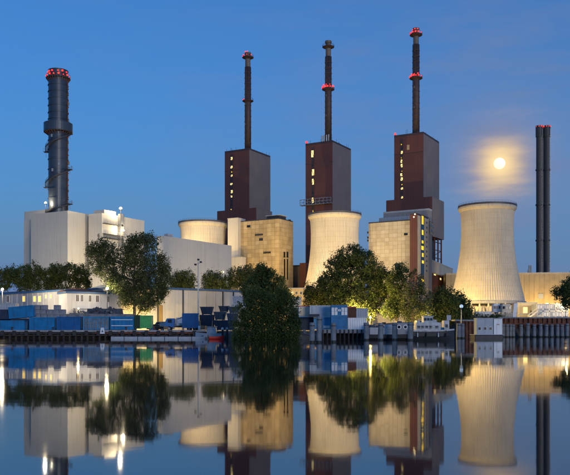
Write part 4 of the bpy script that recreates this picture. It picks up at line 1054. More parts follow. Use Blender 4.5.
# short piles close to the sheet pile wall
sp = [(503.3,'first'),(507.2,''),(510.6,''),(513.6,''),(521,''),(527.8,''),(534.2,''),(540.6,''),(546.2,''),(551.8,''),(557.5,''),(562.2,''),(567,''),(573,'')]
wl = ['pale blue pile at the left end of the row before the rusty wall','second pile from the left in the row before the rusty wall','third pile from the left before the rusty wall, left half of the tight pair','fourth pile from the left, right half of the tight pair',
 'fifth pile from the left before the rusty wall, after the tight pair','sixth pile from the left before the rusty wall','seventh pile from the left, under the outside stair','eighth pile from the left, under the left end of the cabin block',
 'ninth pile from the left before the rusty wall','tenth pile from the left before the rusty wall','eleventh pile from the left before the rusty wall','twelfth pile from the left before the rusty wall','thirteenth pile, last but one in the row before the rusty wall','fourteenth pile of the row, cut by the photo edge']
for i,(pxl,_) in enumerate(sp): pile(wl[i], pxl, 324.0+random.uniform(-.4,.5), 337.1, 3.7 if i not in (2,3) else 3.0, 'short piles before the rusty wall')

# ------------------------------------------------------------------ right quay wall (sheet piles)
t = thing('quay_wall', 'rusty brown sheet pile quay wall behind the row of piles', 'quay wall', (0,0,0))
xa, xb, Y = PX(500,195.5), 130, 195.5; n = int((xb-xa)/1.2); ztw = PZ(318.2,195.5)
for i in range(n):
    x0 = xa+(xb-xa)*i/n; st = (xb-xa)/n; m = MB()
    pr = [(x0,0),(x0+st*.35,0),(x0+st*.5,.45),(x0+st*.85,.45),(x0+st,0)]
    for (x,y) in pr: m.v += [(x,Y+y,-2),(x,Y+y,ztw)]
    for k in range(4): m.f.append((2*k,2*k+2,2*k+3,2*k+1)); m.m.append(0)
    m.obj('sheet_pile', RUST, t)
MB().box(xa-.2,xb,Y-.15,Y+1.4,ztw,ztw+.32).obj('coping', CONC2, t)
MB().box(xa,xb,Y-.32,Y-.02,ztw-1.6,ztw-1.3).obj('waling_beam', RUST, t)
railing(MB(), [(PX(503,196.2),196.2,ztw+.3),(PX(538,196.2),196.2,ztw+.3)],1.0,2.2,.06).obj('railing', STEEL_G, t)
t = thing('low_quay_wall', 'low rusty wall between the cruiser and the grey pontoon cabins', 'quay wall', (0,0,0))
xa, xb = PX(455,178), PX(500,187.5); n = 13
for i in range(n):
    u0, u1 = i/n, (i+1)/n; A = Vector((xa+(xb-xa)*u0,178+(9.5)*u0,0)); B = Vector((xa+(xb-xa)*u1,178+9.5*u1,0)); m = MB()
    for k,(s,o) in enumerate(((0,0),(.35,0),(.5,.4),(.85,.4),(1,0))): p = A.lerp(B,s)+Vector((-.2*o,o,0)); m.v += [(p.x,p.y,-2),(p.x,p.y,PZ(321,178))]
    for k in range(4): m.f.append((2*k,2*k+2,2*k+3,2*k+1)); m.m.append(0)
    m.obj('sheet_pile', RUST, t)
m = MB(); zt = PZ(321,178); m.add([(xa,177.7,zt),(xb,187.2,zt),(xb,190,zt),(xa,182,zt),(xa,177.7,zt+.35),(xb,187.2,zt+.35),(xb,190,zt+.35),(xa,182,zt+.35)],[(0,3,2,1),(4,5,6,7),(0,1,5,4),(1,2,6,5),(2,3,7,6),(3,0,4,7)]).obj('coping', CONC2, t)
# grey pontoon with two cabins
D = 166; xa, xb = PX(474.5,D), PX(503,D)
t = thing('work_pontoon', 'low dark pontoon carrying two pale grey cabins', 'pontoon', ((xa+xb)/2,D+1.8,0))
MB().bbox((xa-xb)/2,(xb-xa)/2,-2.2,2.2,-.4,.75,.15).obj('hull', DARK, t); MB().box((xa-xb)/2-.05,(xb-xa)/2+.05,-2.3,2.3,.75,.86).obj('deck', GREYP, t)
PALE = mat('pale_blue_grey_paint',(.36,.41,.48),.5,.1,.7,streak=.25)
def cabin(label, x0, x1, y0, D, z0, m_, nwin, door=True, W=2.4):
    a,c_ = PX(x0,D),PX(x1,D); L = c_-a; H = PZ(y0,D)-z0
    t = thing('site_cabin', label, 'cabin', ((a+c_)/2,D+W/2,z0), 0, 'grey cabins by the water')
    MB().bbox(-L/2,L/2,-W/2,W/2,0,H,.05).obj('wall', m_, t); MB().box(-L/2-.08,L/2+.08,-W/2-.08,W/2+.08,H,H+.14).obj('roof', GREYP, t)
    nn = max(2,int(L/1.2)); m = MB()
    for i in range(nn+1): x = -L/2+(L-.06)*i/nn; m.box(x,x+.06,-W/2-.04,-W/2-.002,.1,H-.05)
    m.obj('panel_seam', m_, t)
    for i in range(nwin): x = -L/2+L*(i+.5)/nwin; put('window', window_mesh('window', .55, .6, 'f', GLASS_D, WHITE, .06), t, (x,-W/2,H*.28 if not door else H*.5))
    if door: MB().box(L/2-1.2,L/2-.4,-W/2-.07,-W/2-.003,.05,2.0).obj('door', WHITE, t)
    return t
cabin('pale grey cabin with small low windows on the pontoon', 476.7, 493.3, 318.6, D+.2, .862, PALE, 3, False)
cabin('pale cabin with a white door at the right end of the pontoon', 493.9, 502.3, 318.8, D+.2, .862, WHITE, 1, True)

# ------------------------------------------------------------------ middle pier and its containers
Dm = 150
t = thing('loading_pier', 'concrete loading pier on dark piles under the middle containers', 'pier', (0,0,0))
xa, xb = PX(321,Dm-2), PX(368,Dm-2)
MB().box(xa,xb,Dm-2,Dm+3,1.20,1.95).obj('deck', CONC2, t)
for i in range(11):
    x = xa+.4+(xb-xa-.8)*i/10; MB().tube([(x,Dm-1.6,-1.5),(x,Dm-1.6,1.2)],.2,8).obj('pile', TIMBER, t)
    MB().box(x-.12,x+.12,Dm-2.2,Dm-2.002,.9,1.9).obj('fender', TIMBER, t)
MB().box(xa,xb,Dm+2,Dm+2.4,-1,1.2).obj('back_wall', TIMBER, t)
G2 = 'stacked containers on the loading pier'
z0 = 1.95
def cc(label, x0,x1,y0,y1,D,paint,**k): return cpx(label,x0,x1,y0,y1,D,paint,group=G2,**k)
PALEC = mat('pale_blue_container_paint',(.56,.61,.68),.5,.15,.7,streak=.3)
LBL = mat('light_blue_container_paint',(.06,.34,.66),.5,.2,.7,streak=.3)
CRE = mat('cream_container_paint',(.80,.68,.50),.6,.1,.7,streak=.25)
cc('dark navy container at the left end of the pier, behind two piles', 296.8, 313.4, 317.2, 330.2, 156, NAVY, n=11)
cc('light blue container behind the tallest pile', 313.8, 321.6, 317.4, 329.3, 153.5, LBL, n=6)
cc('pale blue and white container beside the tallest pile', 322.2, 331.0, 317.2, 329.3, 153.5, LBL, n=7, stripes=[(0.25,.75,WHITE)])
cc('cream cabin container with a red roof edge', 298.8, 309.8, 306.6, 317.1, 157, CRE, n=5, edge=REDP, trim=WHITE)
cc('wide pale blue container on the upper tier', 309.9, 330.9, 305.4, 317.1, 154.5, PALEC, n=20)
cc('dark blue awning box under the pale blue container', 308.6, 319.6, 314.0, 317.1, 151.5, NAVY, n=6)
s1 = cc('bright blue container at the bottom of the blue and white stack', 331.3, 347.6, 316.0, 329.3, 150.2, BLUE, n=9)
s2 = cc('bright blue container with white corner panels at the top of the stack', 331.3, 347.6, 305.0, 315.9, 150.2, BLUE, n=9)
Hs = PZ(305,150.2)-PZ(315.9,150.2); Ls = PX(347.6,150.2)-PX(331.3,150.2)
for sx in (-1,1):
    for zz in (.15, Hs*.42): 
        for k in (0,1):
            xx = sx*(Ls/2-.32-k*.62); MB().box(xx-.26,xx+.26,-1.27,-1.235,zz+.02,zz+Hs*.34).obj('white_panel', WHITE, s2)
MB().box(-.5,.5,-1.27,-1.235,Hs*.42,Hs*.62).obj('white_panel', PALEC, s2)
cc('white container on the lower tier, right of the bright blue stack', 348.0, 366.4, 317.8, 329.3, 152, WHITE, n=8, stripes=None)
cc('rust brown container on the upper tier, right of the blue stack', 347.9, 356.0, 307.4, 317.7, 153, RUST, n=6, edge=REDP)
cc('light grey container at the right end of the upper tier', 356.4, 367.8, 308.2, 317.7, 153, GREYP, n=6)
heap('stone_bank', 'dark stones along the bank under the navy container', 290, 322, 330.5, 341, 152, 6, STONE, depth=3, n=160, rmax=.55)
MB_ = None
t = thing('rack_stand', 'dark steel frame under the cream cabin container', 'rack', (PX(298.5,157.2),157.2,PZ(330.3,157)))
w_ = PX(313.4,157.2)-PX(298.5,157.2); hh = PZ(317.1,157)-PZ(330.3,157)-.02
for x in (0,w_/2,w_): MB().box(x-.08,x+.08,1.4,1.56,0,hh).box(x-.08,x+.08,2.2,2.36,0,hh).obj('post', DARK, t)
MB().box(-.1,w_+.1,1.3,2.4,hh-.12,hh-.001).obj('shelf', DARK, t)
# small huts behind
cabin('small white and blue cabin between the waterside bush and the cream cabin', 287.0, 301.5, 297.5, 196, ground(0)+4.2, PALE, 4, False)
t = thing('cabin_platform', 'steel platform under the small white and blue cabin', 'platform', (PX(286.5,195.9),195.9,1.5)); w_ = PX(302,196)-PX(286.5,196)
for x in (.1,w_/2,w_-.1): MB().box(x-.1,x+.1,.2,.4,0,4.0).box(x-.1,x+.1,2.3,2.5,0,4.0).obj('post', DARK, t)
MB().box(0,w_,0,2.8,4.0,4.198).obj('floor_deck', GREYP, t)
cc('grey container behind the navy container, by the bush', 290.5, 300.5, 307.3, 330, 164, mat('dull_grey_paint',(.16,.16,.17),.6,.2,streak=.3), n=5)

# ------------------------------------------------------------------ grey barge with two portholes
D = 143; xa, xb = PX(369,D), PX(413,D); Lb = xb-xa
t = thing('barge', 'grey steel barge with two round portholes behind the piles', 'barge', ((xa+xb)/2,D+2.5,0), 0)
m = MB(); sc_ = hull(m,Lb,5,1.0,0,14,.85,.1,-.4); m.obj('hull', DARK, t); deck(sc_,-.02).obj('deck', GREYP, t)
x0, x1 = PX(397.6,D)-(xa+xb)/2, PX(409,D)-(xa+xb)/2
dh = MB().bbox(x0,x1,-2.2,1.8,.95,PZ(322.8,D),.08).obj('deckhouse', mat('barge_grey',(.27,.28,.31),.6,.12,.7,streak=.25), t)
for pxl in (399.2,405.6):
    x = PX(pxl,D)-(xa+xb)/2; z = PZ(327,D)
    for nm,r0,r1,y0,y1,mm in (('porthole',.0,.30,-2.24,-2.205,GLASS_D),('porthole_rim',.28,.42,-2.29,-2.203,WHITE)):
        b_ = MB().ring(0,0,y0,y1,max(r0,.001),r1,18); b_.v = [(vx+x,vz,vy+z) for (vx,vy,vz) in b_.v]; b_.obj(nm, mm, dh)
x0, x1 = PX(370.5,D)-(xa+xb)/2, PX(395.5,D)-(xa+xb)/2
MB().box(x0,x1,-1.8,1.6,.95,PZ(327.5,D)).obj('hatch_coaming', GREYP, t)
r = random.Random(8); m = MB()
for i in range(60): rock(m, r.uniform(x0+.3,x1-.3), r.uniform(-1.4,1.3), PZ(327.5,D)+r.uniform(-.1,.35), r.uniform(.15,.4), r)
m.obj('cargo', STONE, t, kind='stuff')
MB().box(x0+2.6,x0+4.2,-1.9,-.6,PZ(327.5,D),PZ(324.5,D)).obj('winch_box', PALE, t)
railing(MB(), [(x0,-2.2,.98),(x1,-2.2,.98)],1.0,1.6,.05).obj('railing', STEEL_G, t)
MB().tube([(x1+.8,0,1),(x1+.8,0,PZ(318,D))],.05,6).obj('mast', STEEL_G, t)
MB().box(x1+.5,x1+1.4,-1,.2,.98,PZ(321,D)).obj('vent_box', NAVY, t)

# ------------------------------------------------------------------ white cabin cruiser
D = 141; xa, xb = PX(413.5,D), PX(456.5,D); Lc = xb-xa; xm = (xa+xb)/2
t = thing('cabin_cruiser', 'white cabin cruiser with a dark hull moored behind the piles', 'boat', (xm,D+1.9,0), 0)
m = MB(); sc_ = hull(m,Lc,3.6,1.75,0,16,.62,.35,-.4); m.obj('hull', DARK, t)
m = MB()
for i in range(len(sc_)-1):
    (x,w,z),(x2,w2,z2) = sc_[i],sc_[i+1]
    for s in (-1,1): m.add([(x,s*(w+.04),z-.22),(x2,s*(w2+.04),z2-.22),(x2,s*(w2+.04),z2+.06),(x,s*(w+.04),z+.06),(x,s*(w-.08),z-.22),(x2,s*(w2-.08),z2-.22),(x2,s*(w2-.08),z2+.06),(x,s*(w-.08),z+.06)],[(0,1,2,3),(7,6,5,4),(3,2,6,7),(0,4,5,1)])
m.obj('rubbing_strake', PALEB, t); deck(sc_,.01).obj('deck', PALEB, t)
def lx(p): return PX(p,D)-xm
c1_ = MB().prism([(-1.2,1.76),(1.2,1.76),(1.05,PZ(322.3,D)),(-1.05,PZ(322.3,D))], lx(417), lx(441.5)).obj('cabin', PALEB, t)
for pxl in (419.5,423.5,427.5,431.5,437.5): MB().obox((lx(pxl),-1.16,2.35),(.26,0,0),(0,.03,0),(0,.02,.22)).obj('window', GLASS_D, c1_)
c2_ = MB().prism([(-1.1,PZ(322.3,D)+.002),(1.1,PZ(322.3,D)+.002),(.95,PZ(316.3,D)),(-.95,PZ(316.3,D))], lx(424.5), lx(434)).obj('wheelhouse', PALEB, t)
for pxl in (426.2,429.2,432.2): MB().obox((lx(pxl),-1.03,PZ(319.2,D)),(.22,0,0),(0,.04,0),(0,.02,.24)).obj('window', GLASS_D, c2_)
MB().box(lx(423.8),lx(434.8),-1.15,1.15,PZ(316.3,D),PZ(316.3,D)+.1).obj('roof', PALEB, t)
c3_ = MB().prism([(-1.1,1.77),(1.1,1.77),(.9,PZ(320.4,D)),(-.9,PZ(320.4,D))], lx(445), lx(450.3)).obj('fore_cabin', PALEB, t)
MB().obox((lx(447.6),-1.0,2.55),(.24,0,0),(0,.04,0),(0,.02,.36)).obj('window', GLASS_D, c3_)
railing(MB(), [(lx(415),-1.6,1.8),(lx(449),-1.6,1.85)],.9,1.3,.04).obj('railing', STEEL_G, t)
MB().tube([(lx(430),0,PZ(316,D)),(lx(430),0,PZ(311.5,D))],.05,6).bar((lx(428.5),0,PZ(313,D)),(lx(431.5),0,PZ(313,D)),.05).obj('mast', STEEL_G, t)
for i,xx in enumerate((-3.2,-1.6,.6,2.0)): MB().tube([(xx,-1.92,.55),(xx,-1.94,1.25)],.13,8).bar((xx,-1.93,1.2),(xx,-1.8,1.8),.03).obj('fender', RUBBER if i % 2 else PALEB, t)
MB().prism([(-1.0,1.77),(1.0,1.77),(.4,2.35),(-.5,2.3)], lx(442.2), lx(444.6)).obj('tarpaulin', BLUE2, t)
MB().tube([(lx(450.5),0,1.8),(lx(456.5),0,2.05)],.03,5).bar((lx(456),0,1.9),(lx(450),0,3.2),.03).obj('rope', TIMBER, t)
MB().box(lx(434.6),lx(438),-.7,.5,PZ(322.3,D),PZ(322.3,D)+.5).obj('locker', PALE, t); MB().box(lx(418),lx(421),-.6,.6,PZ(322.3,D),PZ(322.3,D)+.35).obj('hatch', GREYP, t)
t = thing('sign_board', 'small pale notice board on a post at the bow of the cruiser', 'sign', (PX(448.8,166),166,3.0))
MB().cyl(0,0,-1.5,2.0,.06,8).obj('post', STEEL_G, t); MB().box(-.45,.45,-.1,-.062,.9,2.0).obj('board', PALE, t)

# ------------------------------------------------------------------ right yard: stacked cabins, stair, low buildings
D = 262; g = ground(90); a, c_ = PX(536.8,D), PX(568.6,D); n = 5; w_ = (c_-a)/n; zb = PZ(318.4,D); hh = (PZ(303.6,D)-zb)/2
r = random.Random(2)
nm = ['leftmost','second','third','fourth','rightmost']
for row in range(2):
    for i in range(n):
        t = thing('site_cabin', f'grey office cabin, {nm[i]} of the {"upper" if row else "lower"} tier of the cabin block', 'cabin', (a+w_*(i+.5),D+3,zb+row*hh), 0, 'stacked office cabins')
        MB().box(-w_/2+.06,w_/2-.06,-2.9,2.9,.05,hh-.08).obj('wall', GREYP, t)
        m = MB()
        for sx in (-1,1): m.box(sx*(w_/2-.1)-.07,sx*(w_/2-.1)+.07,-3,-2.86,0,hh-.02)
        m.box(-w_/2+.03,w_/2-.03,-3,-2.86,0,.14).box(-w_/2+.03,w_/2-.03,-3,-2.86,hh-.2,hh-.021); m.obj('frame', WHITE, t)
        for k in (-1,1):
            lit = r.random(); put('window', window_mesh('window', w_*.26, hh*.42, 'f', [GLASS_D,WHITE,GLASS_D,PALE][int(lit*4)], WHITE, .07), t, (k*w_*.21,-2.9,hh*.36))
t = thing('outside_stair', 'steel outside stair leading up to the stacked office cabins', 'stair', (PX(528,D),D-1,PZ(318.4,D)))
w2 = PX(537,D)-PX(528,D); m = MB(); nst = 12; hT = hh
for i in range(nst): m.box(w2*i/nst,w2*(i+1)/nst,0,1.1,hT*(i+.6)/nst,hT*(i+.6)/nst+.06)
m.obj('step', STEEL_G, t)
for y in (0,1.1): MB().bar((0,y,.1),(w2,y,hT),.1,h=.3).bar((0,y,1.1),(w2,y,hT+1.05),.07).bar((0,y,.1),(0,y,1.1),.07).bar((w2,y,0),(w2,y,hT+1.05),.09).obj('stringer', WHITE, t)
MB().box(w2-.02,w2+1.0,0,1.2,hT-.08,hT).obj('landing', STEEL_G, t)
t = thing('pump_house', 'beige low pump house at the foot of the right cooling tower', 'building', (PX(517.5,270),270,g)); w_ = PX(536.5,270)-PX(517.5,270); H = PZ(303.2,270)-g
MB().box(0,w_,0,7,0,H).obj('wall', CLAD_Y2, t); MB().box(-.2,w_+.2,-.25,7.2,H,H+.3).obj('roof', GREYP, t)
MB().box(w_*.30,w_*.52,-.08,-.003,H*.45,H*.78).obj('window', WIN_L, t); MB().box(w_*.68,w_*.82,-.08,-.003,0,H*.6).obj('door', DARK, t)
MB().box(.3,w_*.6,-1.5,-.05,H*.34,H*.38).obj('canopy', GREYP, t)
def caravan(label, x0, x1, y0, y1, D, m_, rz=0):
    a,c_ = PX(x0,D),PX(x1,D); L = c_-a; zb = PZ(y1,D); H = PZ(y0,D)-zb
    t = thing('caravan', label, 'caravan', ((a+c_)/2,D+1.1,zb), rz, 'caravans on the right quay')
    m = MB(); pr = [(-L/2,.4),(L/2-.3,.4),(L/2,.9),(L/2,H*.6),(L/2-.35,H),(-L/2+.3,H),(-L/2,H*.75)]; k = len(pr)
    m.v = [(x,-1.05,z) for x,z in pr]+[(x,1.05,z) for x,z in pr]; m.f = [tuple(range(k)),tuple(range(2*k-1,k-1,-1))]+[(i,k+i,k+(i+1)%k,(i+1)%k) for i in range(k)]; m.m = [0]*len(m.f)
    m.obj('body', m_, t)
    for i in range(3): x = -L/2+L*(i+.5)/3; put('window', window_mesh('window', L*.2, H*.26, 'f', GLASS_D, GREYP, .05), t, (x,-1.05,H*.5))
    wheels(t,(0,),.9,.33,.22); MB().bar((L/2,0,.5),(L/2+.9,0,.45),.1).obj('tow_bar', DARK, t); return t
caravan('white caravan with dark windows, left one on the right quay', 493.5, 501.0, 303.6, 313.5, 236, WHITE)
caravan('cream caravan beside the white one on the right quay', 502.2, 511.6, 303.9, 313.8, 234, CRE)
for i,(x0,x1,y0,y1,D,lb,pm) in enumerate(((476,492,311.5,318.5,215,'white low trailer body left of the caravans',WHITE),(494,513,313.5,320.5,224,'beige flat container under the caravans',CLAD_Y2))):
    cpx(lb,x0,x1,y0,y1,D,pm,group='boxes on the right quay',cat='container')
t = thing('panel_board', 'tall white panel leaning beside the cream caravan', 'panel', (PX(515,228),228,PZ(319.5,228)), 0)
MB().obox((0,0,2.4),(.55,0,0),(0,.06,0),(.35,.25,2.4)).obj('panel', WHITE, t); MB().bar((.1,.1,2.0),(.6,1.6,0),.08).obj('prop', TIMBER, t)
t = thing('pole_lamp', 'small pole lamp with a pale blue globe among the right trees', 'lamp', (PX(461.4,172),172,ground(40)-1))
MB().lathe([(.14,0),(.12,1),(.07,PZ(309,172)-ground(40)+1)],10).obj('post', STEEL_G, t); zt = PZ(306.3,172)-ground(40)+1
MB().ball((0,0,zt),.42,14).obj('globe', COOLW, t, smooth=True); MB().lathe([(.1,zt-.75),(.25,zt-.4),(.22,zt-.3)],12).obj('collar', DARK, t)
# ------------------------------------------------------------------ lamp mast in the middle of the yard
D = 172; t = thing('lamp_mast', 'tall thin floodlight mast rising above the white shed', 'lamp mast', (PX(198.2,D),D,1.5)); zt = PZ(263,D)-1.5
MB().lathe([(.20,0),(.17,zt*.5),(.09,zt)],12).obj('pole', STEEL_G, t); MB().box(-.4,.4,-.4,.4,0,.15).obj('base_plate', DARK, t)
MB().bar((-.55,0,zt-.3),(.55,0,zt+.1),.10).bar((0,0,zt-.8),(0,0,zt+.6),.1).obj('crossarm', STEEL_G, t)
for x,z,s in ((-.6,-.35,-1),(.6,.2,1),(.05,.75,1)): MB().obox((x,-.1,zt+z),(.24,0,0),(0,.26,-.06),(0,.04,.12)).obj('lamp_head', DARK, t)

# ------------------------------------------------------------------ drums, crates and pallets lying about the quay
def drum(label, px, D, z, paint):
    t = thing('oil_drum', label, 'drum', (PX(px,D),D,z), random.uniform(0,3), 'drums on the quay')
    MB().lathe([(.27,0),(.29,.02),(.29,.29),(.305,.31),(.29,.33),(.29,.58),(.305,.60),(.29,.62),(.29,.87),(.27,.89)],16).obj('body', paint, t)
    MB().cyl(.14,0,.888,.915,.04,8).obj('cap', DARK, t)
def crate(label, px, D, z, s=1.0, m_=None):
    t = thing('crate', label, 'crate', (PX(px,D),D,z), random.uniform(-.3,.3), 'crates on the quay'); m_ = m_ or mat('crate_wood',(.22,.15,.08),.85,.3,2.0)
    MB().box(-s*.46,s*.46,-s*.42,s*.42,.1,s*.86).obj('wall', m_, t)
    for k in range(4):
        z0 = .1+s*.2*k; MB().box(-s*.5,s*.5,-s*.47,-s*.422,z0,z0+s*.15).obj('slat', m_, t)
    for sx in (-1,1): MB().box(sx*s*.44-.05,sx*s*.44+.05,-s*.51,-s*.472,0,s*.88).obj('corner_batten', m_, t)
for i,(px,D,z,lb,pm) in enumerate(((151.8,165,QZ,'blue drum at the right end of the green container',BLUE),(153.6,165.4,QZ,'rusty drum beside the blue drum by the green container',RUST),(368.6,150,1.95,'rusty drum at the right end of the loading pier',RUST),(199.6,165,QZ,'pale drum at the foot of the tall blue container, right side',WHITE))): drum(lb,px,D,z,pm)
for i,(px,D,z,s,lb) in enumerate(((166.0,163.5,QZ,.9,'wooden crate in front of the crane truck'),(203.5,164,QZ,1.1,'wooden crate on the pier below the lamp mast'),(370.2,151,1.95,1.0,'wooden crate by the drum at the end of the loading pier'))): crate(lb,px,D,z,s)
# ------------------------------------------------------------------ trees
def tree(name, label, cat, D, trunk_px, lobes, leaf, seed, size=.34, dens=1.0, g=None, bark=BARK, grp=None, trunk_r=.35, drop=0.0, gap=.42, lean=0):
    """lobes: (photo column, row, half width, half height) of the crown masses; each is filled with clumps of leaf faces at its own depth"""
    r = random.Random(seed); x0 = PX(trunk_px,D); g = ground(x0) if g is None else g
    t = thing(name, label, cat, (x0,D,g), 0, grp)
    L = []
    for (px,py,rx,ry) in lobes:
        c_ = P(px,py,D); L.append((c_.x-x0, r.uniform(-.35,.35)*rx*D/F, c_.z-g, rx*D/F, min(rx,ry)*D/F*.95, ry*D/F))
    top = max(l[2]+l[5]*.3 for l in L)
    m = MB(); sp = []
    pts = [Vector((0,0,-.4))]; nseg = 6
    for i in range(1,nseg+1): pts.append(Vector((lean*i/nseg+r.uniform(-.12,.12)*i*.4, r.uniform(-.1,.1)*i*.4, top*.82*i/nseg)))
    m.tube(pts, [trunk_r*(1.25 if i == 0 else 1-.82*i/nseg) for i in range(nseg+1)], 8)
    m.obj('trunk', bark, t, smooth=True)
    lm = MB(); clumps = []
    for (cx,cy,cz,rx,ry,rz) in L:
        # limb from the trunk into the lobe
        h = max(.15*top, min(.78*top, cz-rz*.7)); k = min(nseg, int(h/(top*.82)*nseg)); s = pts[max(1,k)]
        e = Vector((cx,cy,cz)); mid = s.lerp(e,.5)+Vector((0,0,-.06*(e-s).length))
        lm.tube([s,mid,e],[trunk_r*.42,trunk_r*.28,trunk_r*.12],6)
        vol = rx*ry*rz; nc = max(12, int(30*dens*(vol**(2/3))**.74))
        for i in range(nc):
            while True:
                u = Vector((r.uniform(-1,1),r.uniform(-1,1),r.uniform(-1,1)))
                if u.length <= 1: break
            u = u.normalized()*(u.length**.45)*r.uniform(.72,1.08)
            p = Vector((cx+u.x*rx, cy+u.y*ry, cz+u.z*rz))
            clumps.append((p, r.uniform(.45,1.15)))
            if r.random() < .35: lm.tube([e.lerp(mid,.2), p],[trunk_r*.1,trunk_r*.04],4,cap=False)
    lm.obj('limb', bark, t)
    V = []; Fc = []; Mi = []
    for (p, cr) in clumps:
        if r.random() < gap*.18: continue
        k = int(r.uniform(24,46)); mi = 0 if r.random() < .62 else 1
        if r.random() < .16: p = p + Vector((p.x-0, p.y, p.z-top*.6)).normalized()*r.uniform(.3,1.0); cr *= .7
        sx, sz = r.uniform(.34,.55), r.uniform(.38,.72)
        for j in range(k):
            q = Vector((r.gauss(0,sx),r.gauss(0,sx),r.gauss(0,sz)))*cr + p
            q -= Vector((0,0,drop*r.random()*cr*2))
            s = size*r.uniform(.45,1.25)
            n = (Vector((r.gauss(0,1),r.gauss(0,1),r.gauss(0,1)+.7))).normalized()
            d = n.cross(Vector((r.gauss(0,1),r.gauss(0,1),r.gauss(0,1)-drop*2))).normalized(); e = n.cross(d)
            o = len(V); w = .36
            V += [q-d*s*.6, q+e*s*w-d*s*.05, q+d*s*.65, q-e*s*w-d*s*.05]
            Fc.append((o,o+1,o+2,o+3)); Mi.append(mi)
    me = bpy.data.meshes.new('crown'); me.from_pydata([tuple(v) for v in V], [], Fc); me.materials.append(leaf); me.materials.append(LEAF_M if leaf is not LEAF_M else LEAF_W)
    me.polygons.foreach_set('material_index', Mi); me.update()
    put('crown', me, t)
    return t
G1, G2t, G3 = 'trees in front of the white halls', 'trees by the water', 'trees before the cooling towers'
tree('poplar_tree','tall broad pale green tree standing above the green container','tree',186,134.5,
 [(143,252,20,17),(151,270,19,18),(127,258,11,16),(107,254,12,14),(97,262,8,17),(110,270,15,13),(134,280,18,13),(156,292,12,14),(103,245,7,8),(147,240,12,6),(163,268,7,16),(121,286,13,9),(134,243,7,7),(146,303,13,9),(128,300,9,8),(162,285,8,14),(114,283,9,8),(92,250,5,8),(139,296,12,12)], LEAF_W, 21, .30, 1.0, trunk_r=.45, grp=G1, gap=1.6)
rowl = ['dark rounded tree at the left edge behind the grey hut','dark tree second from the left before the white power hall','dark tree third from the left under the white power hall','dark tree just left of the tall pale green tree']
for i,(tp,lb) in enumerate(((3,[(3,281,11,11),(12,276,9,9)]),(30,[(24,277,12,11),(35,274,11,10),(29,286,14,8)]),(54,[(50,276,10,10),(58,274,9,10),(54,286,14,8)]),(78,[(70,274,10,11),(82,275,9,11),(77,286,14,8)]))):
    tree('tree',rowl[i],'tree',232,tp,lb,LEAF_D,31+i,.34,.9,grp=G1)
tree('tree','rounded tree between the lamp mast and the tall pale tree','tree',240,182,[(177,281,10,9),(187,280,10,10),(182,290,15,8)],LEAF_M,41,.34,.9,grp=G1)
tree('tree','small yellowish tree right of the lamp mast before the white hall','tree',240,213,[(210,280,9,9),(219,282,9,8),(215,290,14,8)],LEAF_M,42,.34,.9,grp=G1)
tree('tree','yellow lit tree under the white stair tower of the ochre hall','tree',244,241,[(236,278,10,10),(247,274,10,9),(253,282,10,10),(240,290,18,10)],LEAF_M,43,.34,.9,grp=G1)
tree('tree','dark tree with a pointed top left of the ochre hall corner','tree',176,262,[(261,272,7,7),(270,279,9,9),(254,284,8,7),(279,287,8,10),(263,288,10,9),(284,297,7,9),(250,297,7,9),(272,296,10,10),(246,290,4,5)],LEAF_D,44,.36,.9,grp=G2t)
BL = [(237,322,4,4),(240,306,3,4),(258,293,4,5),(266,297,8,8),(255,301,7,7),(262,308,10,9),(249,310,7,8),(258,318,10,9),(246,320,6,7),(241,329,6,7),(252,328,9,9),(264,328,10,10),(238,337,5,6),(247,338,8,7),(259,339,10,7),(251,294,4,6),(268,315,7,9),(243,313,4,6)]
BR = [(298,322,3,5),(294,302,3,4),(280,291,3,5),(277,300,8,9),(285,306,7,9),(273,311,9,10),(282,318,9,10),(291,320,6,8),(275,327,9,9),(287,330,9,9),(296,331,4,7),(279,338,10,7),(291,339,7,6),(285,296,4,6),(293,311,3,6),(271,340,8,6)]
tree('waterside_bush','big dark bush hanging over the water, left half','bush',143,256,BL,LEAF_D,45,.27,1.15,g=1.0,grp=G2t,trunk_r=.22,drop=.35,gap=1.4)
tree('waterside_bush','big dark bush hanging over the water, right half','bush',144,279,BR,LEAF_D,46,.27,1.15,g=1.0,grp=G2t,trunk_r=.22,drop=.35,gap=1.4)
tree('tree','big dark spreading tree before the middle cooling tower','tree',188,351,
 [(350,258,15,13),(338,268,13,14),(362,264,14,15),(374,274,13,13),(345,284,20,15),(366,288,18,15),(330,283,12,11),(384,284,12,15),(356,300,22,10),(378,302,16,12),(340,296,14,10)],LEAF_D,51,.31,1.0,grp=G3,trunk_r=.5)
tree('tree','small yellow green tree at the foot of the middle cooling tower','tree',206,318,[(311,293,7,9),(321,291,9,12),(318,303,14,10),(328,300,9,10)],LEAF_M,52,.36,.85,grp=G3)
tree('tree','narrow tree between the big dark tree and the willow','tree',182,397,[(396,285,9,16),(399,302,10,14),(391,310,9,10),(402,272,6,8)],LEAF_D,53,.34,.9,grp=G3)
tree('birch_tree','pale stemmed tree with hanging leaves below the brown stair tower','tree',180,415,[(414,283,10,13),(408,300,10,14),(422,298,10,13),(416,310,16,9),(428,308,7,9)],LEAF_W,54,.32,.85,bark=BIRCH,grp=G3,trunk_r=.28,drop=.7,gap=1.5)
tree('tree','dark tree behind the cabin cruiser left of the right cooling tower','tree',184,443,[(441,298,9,11),(437,310,9,11),(449,306,10,14),(445,317,14,8)],LEAF_D,55,.34,.95,grp=G3)
tree('tree','low dark tree at the foot of the right cooling tower','tree',188,461,[(458,302,9,11),(465,311,8,10),(459,316,13,9)],LEAF_D,56,.34,.95,grp=G3)
